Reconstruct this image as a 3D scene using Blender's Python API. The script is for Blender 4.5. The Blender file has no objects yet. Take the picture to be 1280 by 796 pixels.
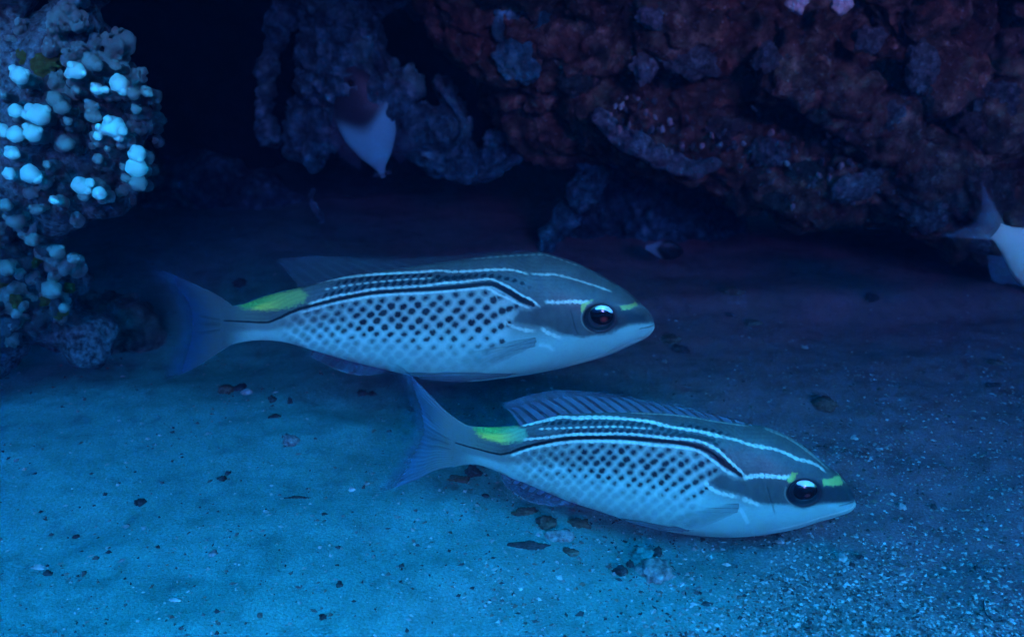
import bpy, bmesh, math, random
import numpy as np
from mathutils import Vector, Matrix, kdtree

random.seed(7)
rng = np.random.default_rng(7)
scene = bpy.context.scene
COL = scene.collection
R = math.radians

# ------------------------------------------------------------------ camera
CAM = np.array([0.0, 0.0, 0.30])
PITCH = R(-20.0)
LENS, SENSOR, PW, PH = 35.0, 36.0, 1280, 796
FPX = LENS / SENSOR * PW
cd = bpy.data.cameras.new('camera')
cam = bpy.data.objects.new('camera', cd)
COL.objects.link(cam)
cam.location = CAM
cam.rotation_euler = (R(90) + PITCH, 0, 0)
cd.lens, cd.sensor_width, cd.sensor_fit = LENS, SENSOR, 'HORIZONTAL'
cd.clip_start, cd.clip_end = 0.01, 200.0
cd.dof.use_dof = True
cd.dof.focus_distance = 0.53
cd.dof.aperture_fstop = 12.0
scene.camera = cam

# ------------------------------------------------------------------ sky light through water, and a lamp for the camera flash
SUN_EL, SUN_AZ = R(15), R(168)          # azimuth clockwise from +Y: low behind the camera, a little right
sun_vec = Vector((math.sin(SUN_AZ) * math.cos(SUN_EL), math.cos(SUN_AZ) * math.cos(SUN_EL), math.sin(SUN_EL)))
world = bpy.data.worlds.new('World')
scene.world = world
world.use_nodes = True
wt = world.node_tree
wt.nodes.clear()
sky = wt.nodes.new('ShaderNodeTexSky')
sky.sky_type = 'NISHITA'
sky.sun_disc = False
sky.sun_elevation = SUN_EL
sky.sun_rotation = SUN_AZ
tint = wt.nodes.new('ShaderNodeMix')
tint.data_type = 'RGBA'
tint.blend_type = 'MULTIPLY'
tint.inputs[0].default_value = 1.0
tint.inputs[7].default_value = (0.0, 1.0, 0.72, 1)     # the water column takes the red out of the sky light
bgn = wt.nodes.new('ShaderNodeBackground')
bgn.inputs[1].default_value = 0.15
wo = wt.nodes.new('ShaderNodeOutputWorld')
wt.links.new(sky.outputs[0], tint.inputs[6])
wt.links.new(tint.outputs[2], bgn.inputs[0])
wt.links.new(bgn.outputs[0], wo.inputs[0])

sl = bpy.data.lights.new('flash_sun', 'SUN')
sl.energy = 1.5
sl.angle = R(12)                        # broad warm lamp standing in for the camera flash
sl.color = (0.56, 0.37, 0.22)
flash_sun = bpy.data.objects.new('flash_sun', sl)
COL.objects.link(flash_sun)
flash_sun.rotation_euler = sun_vec.to_track_quat('Z', 'Y').to_euler()

scene.view_settings.view_transform = 'Standard'
scene.view_settings.look = 'None'
scene.view_settings.exposure = 7.05
scene.view_settings.gamma = 1.0
scene.render.engine = 'CYCLES'
scene.cycles.use_denoising = True
scene.cycles.max_bounces = 6
scene.cycles.diffuse_bounces = 3
scene.cycles.glossy_bounces = 2
scene.cycles.transparent_max_bounces = 16
scene.cycles.volume_bounces = 1
scene.cycles.sample_clamp_indirect = 4.0

# ------------------------------------------------------------------ photo geometry helpers
FWD = np.array([0, math.cos(PITCH), math.sin(PITCH)])
UPV = np.array([0, -math.sin(PITCH), math.cos(PITCH)])
RT = np.array([1.0, 0, 0])


def ray(x, y):
    x = np.asarray(x, float)
    y = np.asarray(y, float)
    return FWD + ((x - PW / 2) / FPX)[..., None] * RT - ((y - PH / 2) / FPX)[..., None] * UPV


def at_y(x, y, Y):
    d = ray(x, y)
    return CAM + d * ((Y - CAM[1]) / d[..., 1])[..., None]


def on_floor(x, y, z=0.0):
    d = ray(x, y)
    return CAM + d * ((z - CAM[2]) / d[..., 2])[..., None]


def project(P):
    q = P - CAM
    dep = q @ FWD
    return PW / 2 + (q @ RT) / dep * FPX, PH / 2 - (q @ UPV) / dep * FPX


# ------------------------------------------------------------------ numpy noise
_perm = rng.permutation(256)
_perm = np.concatenate([_perm, _perm, _perm])
_grad = rng.normal(size=(256, 3))
_grad /= np.linalg.norm(_grad, axis=1)[:, None]


def perlin(P):
    P = np.asarray(P, float)
    I = np.floor(P).astype(int)
    F = P - I
    I &= 255
    U = F * F * F * (F * (F * 6 - 15) + 10)
    out = 0
    for dx in (0, 1):
        wx = U[:, 0] if dx else 1 - U[:, 0]
        for dy in (0, 1):
            wy = U[:, 1] if dy else 1 - U[:, 1]
            for dz in (0, 1):
                wz = U[:, 2] if dz else 1 - U[:, 2]
                h = _perm[_perm[_perm[I[:, 0] + dx] + I[:, 1] + dy] + I[:, 2] + dz]
                g = _grad[h]
                out = out + wx * wy * wz * (g[:, 0] * (F[:, 0] - dx) + g[:, 1] * (F[:, 1] - dy) + g[:, 2] * (F[:, 2] - dz))
    return out


def fbm(P, scale, octs=4, gain=0.5, ridged=False, off=0.0):
    P = np.asarray(P, float) * scale + off
    a, s = 1.0, 0
    for o in range(octs):
        n = perlin(P + o * 17.3)
        s = s + a * ((0.35 - np.abs(n)) * 1.4 if ridged else n)
        a *= gain
        P = P * 2.03
    return s


def smooth(a, b, x):
    t = np.clip((np.asarray(x, float) - a) / (b - a), 0, 1)
    return t * t * (3 - 2 * t)


# ------------------------------------------------------------------ object helpers
def tag(o, label=None, cat=None, group=None, kind=None):
    if label: o['label'] = label
    if cat: o['category'] = cat
    if group: o['group'] = group
    if kind: o['kind'] = kind
    return o


def empty(name, loc):
    o = bpy.data.objects.new(name, None)
    o.empty_display_size = 0.02
    COL.objects.link(o)
    o.location = [float(v) for v in loc]
    return o


def mesh_np(name, V, F, mat, smooth_=True, col=None):
    me = bpy.data.meshes.new(name)
    V = np.asarray(V, np.float32)
    if isinstance(F, np.ndarray):
        n, k = F.shape
        me.vertices.add(len(V))
        me.vertices.foreach_set('co', V.ravel())
        me.loops.add(n * k)
        me.loops.foreach_set('vertex_index', F.astype(np.int32).ravel())
        me.polygons.add(n)
        me.polygons.foreach_set('loop_start', np.arange(0, n * k, k, dtype=np.int32))
        me.update(calc_edges=True)
    else:
        me.from_pydata(V.tolist(), [], F)
    me.polygons.foreach_set('use_smooth', [smooth_] * len(me.polygons))
    if col is not None:
        a = me.color_attributes.new('col', 'FLOAT_COLOR', 'POINT')
        c = np.ones((len(V), 4), np.float32)
        c[:, :col.shape[1]] = col
        a.data.foreach_set('color', c.ravel())
    if mat: me.materials.append(mat)
    me.update()
    return me


def put(name, me, parent=None, loc=None):
    o = bpy.data.objects.new(name, me)
    COL.objects.link(o)
    if parent: o.parent = parent
    if loc is not None: o.location = [float(v) for v in loc]
    return o


def grid_faces(nu, nv, wrap_v=False):
    i = np.arange(nu - 1)[:, None]
    jn = nv if wrap_v else nv - 1
    j = np.arange(jn)[None, :]
    j2 = (j + 1) % nv
    f = np.stack([i * nv + j, (i + 1) * nv + j, (i + 1) * nv + j2, i * nv + j2], -1)
    return f.reshape(-1, 4)


# ------------------------------------------------------------------ materials
def new_mat(name):
    m = bpy.data.materials.new(name)
    m.use_nodes = True
    nt = m.node_tree
    b = nt.nodes['Principled BSDF']
    return m, nt, b


def noise_node(nt, scale, detail=5, rough=0.6, vec=None):
    n = nt.nodes.new('ShaderNodeTexNoise')
    n.inputs['Scale'].default_value = scale
    n.inputs['Detail'].default_value = detail
    n.inputs['Roughness'].default_value = rough
    if vec: nt.links.new(vec, n.inputs['Vector'])
    return n


def ramp(nt, src, stops, interp='LINEAR'):
    r = nt.nodes.new('ShaderNodeValToRGB')
    r.color_ramp.interpolation = interp
    e = r.color_ramp.elements
    while len(e) < len(stops): e.new(0.5)
    for k, (p, c) in enumerate(stops):
        e[k].position = p
        e[k].color = (*c, 1) if len(c) == 3 else c
    nt.links.new(src, r.inputs[0])
    return r


def mixc(nt, fac, a, b, mode='MIX'):
    m = nt.nodes.new('ShaderNodeMix')
    m.data_type = 'RGBA'
    m.blend_type = mode
    for idx, v in ((0, fac), (6, a), (7, b)):
        if isinstance(v, (float, int)): m.inputs[idx].default_value = v
        elif isinstance(v, tuple): m.inputs[idx].default_value = (*v, 1)
        else: nt.links.new(v, m.inputs[idx])
    return m.outputs[2]


def bump(nt, b, src, strength, dist):
    bp = nt.nodes.new('ShaderNodeBump')
    bp.inputs['Strength'].default_value = strength
    bp.inputs['Distance'].default_value = dist
    nt.links.new(src, bp.inputs['Height'])
    nt.links.new(bp.outputs[0], b.inputs['Normal'])
    return bp


def rock_mat(name, dark, mid, light, patch, patch2=None, speck=0.5, scale=1.0):
    m, nt, b = new_mat(name)
    tc = nt.nodes.new('ShaderNodeTexCoord').outputs['Object']
    n1 = noise_node(nt, 14 * scale, 6, 0.65, tc)
    n2 = noise_node(nt, 55 * scale, 6, 0.7, tc)
    n3 = noise_node(nt, 22 * scale, 4, 0.6, tc)
    n3.inputs['Distortion'].default_value = 0.6
    n4 = noise_node(nt, 260 * scale, 4, 0.7, tc)
    base = ramp(nt, n2.outputs[0], [(0.30, dark), (0.50, mid), (0.72, light)]).outputs[0]
    pm = ramp(nt, n1.outputs[0], [(0.50, (0, 0, 0)), (0.58, (1, 1, 1))]).outputs[0]
    c = mixc(nt, pm, base, patch)
    c = mixc(nt, 0.45, c, base)
    if patch2:
        pm2 = ramp(nt, n3.outputs[0], [(0.56, (0, 0, 0)), (0.64, (1, 1, 1))]).outputs[0]
        c = mixc(nt, pm2, c, patch2)
    sp = ramp(nt, n4.outputs[0], [(0.60, (0, 0, 0)), (0.68, (1, 1, 1))]).outputs[0]
    spf = nt.nodes.new('ShaderNodeMath')
    spf.operation = 'MULTIPLY'
    spf.inputs[1].default_value = speck
    nt.links.new(sp, spf.inputs[0])
    c = mixc(nt, spf.outputs[0], c, (0.45, 0.50, 0.52))
    nt.links.new(c, b.inputs['Base Color'])
    b.inputs['Roughness'].default_value = 0.85
    b.inputs['Specular IOR Level'].default_value = 0.25
    vo = nt.nodes.new('ShaderNodeTexVoronoi')
    vo.inputs['Scale'].default_value = 75 * scale
    vo.inputs['Randomness'].default_value = 1.0
    wv = nt.nodes.new('ShaderNodeVectorMath')
    wv.operation = 'MULTIPLY_ADD'
    wv.inputs[1].default_value = (0.02, 0.02, 0.02)
    nt.links.new(n2.outputs['Color'], wv.inputs[0])
    nt.links.new(tc, wv.inputs[2])
    nt.links.new(wv.outputs[0], vo.inputs['Vector'])
    cell = ramp(nt, vo.outputs['Color'], [(0.0, (0.45, 0.45, 0.45)), (1.0, (1.5, 1.5, 1.5))]).outputs[0]
    c = mixc(nt, 1.0, c, cell, 'MULTIPLY')
    pit = ramp(nt, vo.outputs['Distance'], [(0.12, (1.5, 1.5, 1.5)), (0.65, (0.55, 0.55, 0.55))]).outputs[0]
    c = mixc(nt, 0.8, c, pit, 'MULTIPLY')
    nt.links.new(c, b.inputs['Base Color'])
    ad = nt.nodes.new('ShaderNodeMath')
    ad.operation = 'MULTIPLY_ADD'
    ad.inputs[1].default_value = 0.5
    nt.links.new(n4.outputs[0], ad.inputs[0])
    nt.links.new(n2.outputs[0], ad.inputs[2])
    sb = nt.nodes.new('ShaderNodeMath')
    sb.operation = 'MULTIPLY_ADD'
    sb.inputs[1].default_value = -0.6
    nt.links.new(vo.outputs['Distance'], sb.inputs[0])
    nt.links.new(ad.outputs[0], sb.inputs[2])
    bump(nt, b, sb.outputs[0], 1.0, 0.008)
    return m


def plain_mat(name, c, rough=0.7, var=0.35, scale=200, spec=0.3, bump_d=0.0006):
    m, nt, b = new_mat(name)
    tc = nt.nodes.new('ShaderNodeTexCoord').outputs['Object']
    n = noise_node(nt, scale, 4, 0.6, tc)
    d = tuple(v * (1 - var) for v in c)
    l = tuple(min(1, v * (1 + var)) for v in c)
    nt.links.new(ramp(nt, n.outputs[0], [(0.35, d), (0.65, l)]).outputs[0], b.inputs['Base Color'])
    b.inputs['Roughness'].default_value = rough
    b.inputs['Specular IOR Level'].default_value = spec
    bump(nt, b, n.outputs[0], 0.7, bump_d)
    return m


M = {}
M['reef_red'] = rock_mat('reef_rock_red_brown', (0.014, 0.009, 0.006), (0.120, 0.068, 0.046), (0.44, 0.33, 0.23), (0.16, 0.050, 0.036), (0.17, 0.15, 0.09), 0.5)
M['reef_blue'] = rock_mat('reef_rock_grey', (0.005, 0.012, 0.014), (0.045, 0.22, 0.25), (0.25, 0.75, 0.75), (0.04, 0.06, 0.08), (0.10, 0.42, 0.38), 0.35)
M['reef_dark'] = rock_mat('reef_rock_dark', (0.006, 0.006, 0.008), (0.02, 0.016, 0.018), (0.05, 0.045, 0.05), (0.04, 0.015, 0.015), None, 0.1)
M['algae_rock'] = rock_mat('turf_covered_rock', (0.02, 0.025, 0.03), (0.14, 0.24, 0.21), (0.30, 0.46, 0.40), (0.05, 0.06, 0.05), (0.03, 0.03, 0.03), 0.25)
M['sponge_pink'] = rock_mat('encrusting_coral_pinkish', (0.05, 0.03, 0.03), (0.13, 0.09, 0.08), (0.24, 0.19, 0.17), (0.10, 0.06, 0.06), None, 0.3, 2.2)
M['sponge_grey'] = rock_mat('encrusting_coral_grey', (0.04, 0.06, 0.065), (0.14, 0.19, 0.20), (0.30, 0.38, 0.38), (0.08, 0.10, 0.11), None, 0.3, 2.2)
M['sponge_green'] = rock_mat('encrusting_coral_green', (0.02, 0.04, 0.03), (0.06, 0.10, 0.08), (0.13, 0.20, 0.16), (0.04, 0.06, 0.05), None, 0.3, 2.2)
M['ledge_pale'] = rock_mat('pale_crust', (0.09, 0.12, 0.13), (0.24, 0.32, 0.34), (0.45, 0.55, 0.56), (0.18, 0.23, 0.24), None, 0.2, 2.0)
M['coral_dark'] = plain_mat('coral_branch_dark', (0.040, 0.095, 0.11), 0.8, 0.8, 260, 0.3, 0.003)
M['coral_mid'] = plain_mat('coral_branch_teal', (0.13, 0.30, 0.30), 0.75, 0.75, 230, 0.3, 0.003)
M['coral_olive'] = plain_mat('coral_branch_olive', (0.07, 0.14, 0.03), 0.8, 0.6, 230, 0.3, 0.003)
M['coral_tip'] = plain_mat('coral_tip_white', (0.24, 0.72, 0.62), 0.6, 0.25, 200, 0.3, 0.0003)
M['coral_tip_dim'] = plain_mat('coral_tip_dull', (0.10, 0.24, 0.22), 0.7, 0.5, 120, 0.3, 0.0004)
M['stone_dark'] = plain_mat('stone_dark', (0.045, 0.042, 0.042), 0.8, 0.5, 400)
M['stone_brown'] = plain_mat('stone_brown', (0.10, 0.075, 0.055), 0.85, 0.5, 300)
M['stone_pale'] = plain_mat('shell_pale', (0.42, 0.43, 0.42), 0.6, 0.3, 300)
M['stone_grey'] = plain_mat('stone_grey', (0.22, 0.22, 0.21), 0.85, 0.5, 260)

# sand
m, nt, b = new_mat('coral_sand')
tc = nt.nodes.new('ShaderNodeTexCoord').outputs['Object']
nA = noise_node(nt, 5, 4, 0.6, tc)
nB = noise_node(nt, 700, 3, 0.7, tc)
nC = noise_node(nt, 60, 5, 0.65, tc)
nD = noise_node(nt, 240, 3, 0.6, tc)
att = nt.nodes.new('ShaderNodeAttribute')
att.attribute_name = 'col'
c = ramp(nt, nB.outputs[0], [(0.30, (0.27, 0.27, 0.265)), (0.5, (0.38, 0.39, 0.38)), (0.72, (0.54, 0.55, 0.54))]).outputs[0]
c = mixc(nt, ramp(nt, nC.outputs[0], [(0.42, (0, 0, 0)), (0.75, (0.45, 0.45, 0.45))]).outputs[0], c, (0.20, 0.20, 0.18))
c = mixc(nt, ramp(nt, nD.outputs[0], [(0.68, (0, 0, 0)), (0.76, (0.6, 0.6, 0.6))]).outputs[0], c, (0.03, 0.03, 0.03))
c = mixc(nt, 1.0, c, att.outputs['Color'], 'MULTIPLY')
nt.links.new(c, b.inputs['Base Color'])
b.inputs['Roughness'].default_value = 0.95
b.inputs['Specular IOR Level'].default_value = 0.15
ad = nt.nodes.new('ShaderNodeMath')
ad.operation = 'MULTIPLY_ADD'
ad.inputs[1].default_value = 2.0
nt.links.new(nC.outputs[0], ad.inputs[0])
nt.links.new(nB.outputs[0], ad.inputs[2])
bump(nt, b, ad.outputs[0], 0.8, 0.0012)
M['sand'] = m

# fish body and fins take their pattern from a colour attribute
m, nt, b = new_mat('fish_skin')
att = nt.nodes.new('ShaderNodeAttribute')
att.attribute_name = 'col'
tc = nt.nodes.new('ShaderNodeTexCoord').outputs['Object']
n = noise_node(nt, 900, 3, 0.6, tc)
c = mixc(nt, 0.35, att.outputs['Color'], ramp(nt, n.outputs[0], [(0.3, (0.55, 0.55, 0.55)), (0.7, (1.0, 1.0, 1.0))]).outputs[0], 'MULTIPLY')
nt.links.new(c, b.inputs['Base Color'])
b.inputs['Roughness'].default_value = 0.38
b.inputs['Specular IOR Level'].default_value = 0.22
bump(nt, b, n.outputs[0], 0.25, 0.0003)
M['fish'] = m
m, nt, b = new_mat('fish_eye')
att = nt.nodes.new('ShaderNodeAttribute')
att.attribute_name = 'col'
nt.links.new(att.outputs['Color'], b.inputs['Base Color'])
b.inputs['Roughness'].default_value = 0.12
b.inputs['Specular IOR Level'].default_value = 0.6
M['eye'] = m
m, nt, b = new_mat('fish_fin')
att = nt.nodes.new('ShaderNodeAttribute')
att.attribute_name = 'col'
nt.links.new(att.outputs['Color'], b.inputs['Base Color'])
nt.links.new(att.outputs['Alpha'], b.inputs['Alpha'])
b.inputs['Roughness'].default_value = 0.45
b.inputs['Specular IOR Level'].default_value = 0.25
M['fin'] = m


# ------------------------------------------------------------------ 2-D curve tools
def polydist(px, py, pts):
    pts = np.asarray(pts, float)
    best = np.full(px.shape, 1e9)
    arc = np.zeros(px.shape)
    acc = 0.0
    for (ax, ay), (bx, by) in zip(pts[:-1], pts[1:]):
        dx, dy = bx - ax, by - ay
        L = math.hypot(dx, dy)
        t = np.clip(((px - ax) * dx + (py - ay) * dy) / (L * L), 0, 1)
        d = np.hypot(px - ax - t * dx, py - ay - t * dy)
        k = d < best
        best = np.where(k, d, best)
        arc = np.where(k, acc + t * L, arc)
        acc += L
    return best, arc, acc


def inside(px, py, poly):
    poly = np.asarray(poly, float)
    r = np.zeros(px.shape, bool)
    j = len(poly) - 1
    for i in range(len(poly)):
        xi, yi = poly[i]
        xj, yj = poly[j]
        c = ((yi > py) != (yj > py)) & (px < (xj - xi) * (py - yi) / (yj - yi + 1e-9) + xi)
        r ^= c
        j = i
    return r


def sdf(px, py, poly):
    """> 0 inside"""
    d, _, _ = polydist(px, py, list(poly) + [poly[0]])
    return np.where(inside(px, py, poly), d, -d)


def spline(pts, n):
    """resample a polyline evenly after Catmull-Rom smoothing"""
    P = np.asarray(pts, float)
    Q = np.vstack([2 * P[0] - P[1], P, 2 * P[-1] - P[-2]])
    out = []
    for i in range(1, len(Q) - 2):
        for t in np.linspace(0, 1, 12, endpoint=False):
            a, b_, c_, d = Q[i - 1], Q[i], Q[i + 1], Q[i + 2]
            out.append(0.5 * ((2 * b_) + (-a + c_) * t + (2 * a - 5 * b_ + 4 * c_ - d) * t * t + (-a + 3 * b_ - 3 * c_ + d) * t ** 3))
    out.append(P[-1])
    out = np.array(out)
    s = np.concatenate([[0], np.cumsum(np.hypot(*np.diff(out, axis=0).T))])
    u = np.linspace(0, s[-1], n)
    return np.stack([np.interp(u, s, out[:, 0]), np.interp(u, s, out[:, 1])], 1)


def curve_y(pts, x):
    S = spline(pts, 400)
    o = np.argsort(S[:, 0])
    return np.interp(x, S[o, 0], S[o, 1])


# ------------------------------------------------------------------ the two breams
WHITE = np.array([0.92, 0.92, 0.70])
FISH = {}
FISH['F'] = dict(
    top=[(556, 524), (570, 529), (584.6, 531.5), (600, 533), (620, 533.5), (655, 530.2), (680, 523.5), (700, 518.5), (745, 515.5), (800, 515), (834, 516.6), (862, 519.5), (883, 523.4), (913, 528), (935, 531), (955, 534.5), (980, 544), (999, 554.7), (1020, 571), (1037, 584.5), (1051, 596), (1061, 608), (1066.5, 617), (1068.6, 625)],
    bot=[(556, 588), (570, 582.5), (584.6, 580), (600, 581.2), (620, 588), (639, 596.6), (660, 604.5), (692, 617.8), (715, 627), (742, 635.5), (770, 644.5), (797, 653), (847, 664.5), (892, 668.3), (932, 668), (974, 661.7), (999, 656), (1023, 648.7), (1048, 642), (1062.7, 637), (1067.5, 632), (1068.6, 627)],
    tailc=((0.12, 0.16, 0.15), (0.05, 0.13, 0.20), 1.0, 0.80),
    x0=566, x1=1068.6, dist=0.53, yaw=6.0, cx=820, cy=595,
    L=[  # points, half width, bead period, strength
        ([(651, 531), (667, 528), (681.6, 524.9), (702.7, 521), (720, 522.2), (740.7, 521.3), (760, 521.7), (784, 523.2), (805.5, 525.6), (820.6, 528.6), (839, 533), (860, 536.3), (875, 538.8), (890, 542.5), (905, 546)], 2.6, 9.0, 1.0),
        ([(905, 546), (920.5, 549.5), (934, 554.5), (950, 557.8), (968, 561), (984, 567), (997, 573.5), (1012, 577), (1023.5, 582.5), (1032, 590)], 2.3, 9.0, 0.75),
        ([(672, 536), (700, 535), (726, 533.8), (752, 533), (775, 533), (804, 535), (815, 535)], 1.15, 9.1, 0.85),
        ([(651, 549), (666, 548), (687, 546.3), (705.7, 543.7), (722.6, 542.2), (752.8, 542), (775.4, 541.5), (798, 543), (813, 544.6), (829.7, 546.4), (849.6, 548.2), (869, 550), (881, 553.5), (890.3, 558), (897.8, 562.6), (903.9, 567.8), (911.4, 575.4), (920.5, 583.7), (928, 590.5), (930, 595)], 2.1, 9.1, 1.0),
        ([(637, 570), (663.5, 561), (690.6, 555.4), (713, 552.5), (730, 551.8), (760, 551.8), (790, 553.5), (814.6, 556), (835.7, 558), (849.6, 559.3), (869, 562.5), (881, 568.5), (889, 574.5), (898, 581), (907, 588.5), (920.5, 595)], 2.0, 9.1, 0.8),
        ([(928, 597.2), (944.6, 593.8), (962.7, 594.4), (980, 595.9), (990, 594.5)], 3.4, 7.0, 1.0),
        ([(880, 600.5), (887, 609), (897.8, 615), (911.4, 618.8), (922, 621)], 3.3, 9.0, 0.8),
        ([(927, 622.5), (935.5, 625.5), (950.6, 631)], 3.3, 8.0, 0.75),
        ([(955, 535), (982.7, 546.5), (999, 556.5), (1020, 572.5), (1035, 586)], 1.3, 7.0, 0.45),
        ([(787, 516), (834, 518), (862, 521), (883, 524.8), (913, 529.5), (935, 532.5)], 0.8, 7.0, 0.45)],
    band=[(570, 553.5), (585, 558), (600, 561.8), (613, 565.5), (625.8, 567.8), (637.8, 565.6), (651.4, 560.3), (666.5, 556.5), (681.6, 553), (698, 549.4), (720, 547.2), (745, 546.6), (775, 547), (798, 548.6), (820, 550.5), (845, 552.8), (860, 555), (875, 558.6), (887, 564.5), (897.8, 572.4), (908.4, 580), (919, 587.4), (926.5, 593.5)],
    band_w=[(570, 0.7), (625, 1.1), (655, 2.3), (700, 2.6), (860, 3.0), (900, 4.6), (926, 2.5)],
    spots=dict(x=(628, 908), sp0=12.6, sp1=17.2, dy0=7.6, dy1=8.8, rmax=3.4, right=[(905, 570), (893, 600), (874, 632)]),
    rows=[([(668, 530.5), (700, 528), (740, 528), (790, 529.5), (812, 531), (835, 538), (875, 546.5), (905, 553)], 9.1, 2.5, 2.1),
          ([(690, 541), (720, 538.5), (770, 538), (812, 540), (835, 543), (868, 545.5), (888, 550), (903, 562), (915, 573)], 9.1, 3.1, 2.2),
          ([(838, 530), (862, 532.5), (892, 538.5), (915, 544)], 9.6, 2.6, 1.8)],
    cheek=[(903, 592), (918, 600), (930, 600), (945, 596), (982, 598), (998, 590), (1030, 600), (1056, 603), (1069.5, 618), (1069.5, 626.5), (1050, 627.5), (1028, 628.5), (1004, 635), (985, 629.5), (966, 629), (950, 628), (922, 616), (900, 611), (884, 603)],
    snout=[(1018, 600), (1030, 608), (1050, 606), (1066, 612), (1069, 620), (1064, 627), (1046, 627.5), (1026, 627.5), (1016, 618)],
    gold=[(1027, 599), (1040, 597), (1049, 592), (1053.5, 601), (1052, 606.5), (1040, 607.5), (1029, 607)],
    gold2=[(984, 597), (990, 590.5), (997, 591), (992, 601), (985, 603)],
    tailspot=[(592.6, 535.4), (606, 533.5), (625, 533), (645, 533.5), (656, 537), (658, 545), (651.4, 551), (633, 553.5), (619.8, 551), (604.7, 546.7), (595.6, 540.7)],
    gill=[(957, 604), (960.6, 615), (963.5, 626), (969.6, 645)],
    axil=[(926, 637), (930, 644), (934, 652)],
    mouth=[(1068.6, 626), (1058, 630), (1050, 632)],
    eye=(1004.8, 615.2, 20.6, 15.8),
    eye_glint=[(996.6, 602), (1004, 600), (1014, 601.5), (1019.5, 606), (1020, 609.5), (1008, 609), (999, 607)],
    eye_lo=[(988, 625.5), (998, 628), (1008, 629), (1015, 628), (1011, 633), (1000, 632), (991, 629.5)],
    tail=dict(root=[(584.6, 531.5), (575, 540), (570, 556), (575, 572), (584.6, 580.5)],
              top=[(584.6, 531.5), (562, 517), (535, 492), (507, 465), (486, 454)],
              low=[(584.6, 580.5), (566.5, 582.4), (541.7, 589), (519, 601), (485, 614), (460, 619)],
              trail=[(486, 454), (496, 485), (506, 515), (511, 540), (502, 562), (485, 588), (460, 619)]),
    dorsal=dict(base=[(650, 531.5), (680, 524), (700, 519), (745, 516), (800, 515.5), (834, 517.2), (862, 520), (883, 524), (913, 528.6), (940, 532.5)],
                tip=[(628, 503), (654, 495.5), (693.7, 488.7), (740.6, 489.5), (787.5, 494.6), (834, 503.5), (860, 509.8), (890, 517), (920.5, 525), (940, 532)], rays=20),
    anal=dict(base=[(628, 591), (660, 604), (692, 617), (715, 626), (742, 634.5)],
              tip=[(627, 597), (637, 612.5), (657.6, 625.7), (684, 629.8), (718, 632.5), (744, 635.8)], rays=11),
    pelvic=dict(base=[(868, 662), (855, 664), (846, 663)], tip=[(773, 643.5), (790, 652.5), (824, 660.5)], rays=6),
    pec=dict(base=[(920, 625), (924, 631), (921, 639)], tip=[(843, 634), (822, 652), (838, 668)], rays=14),
)
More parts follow.
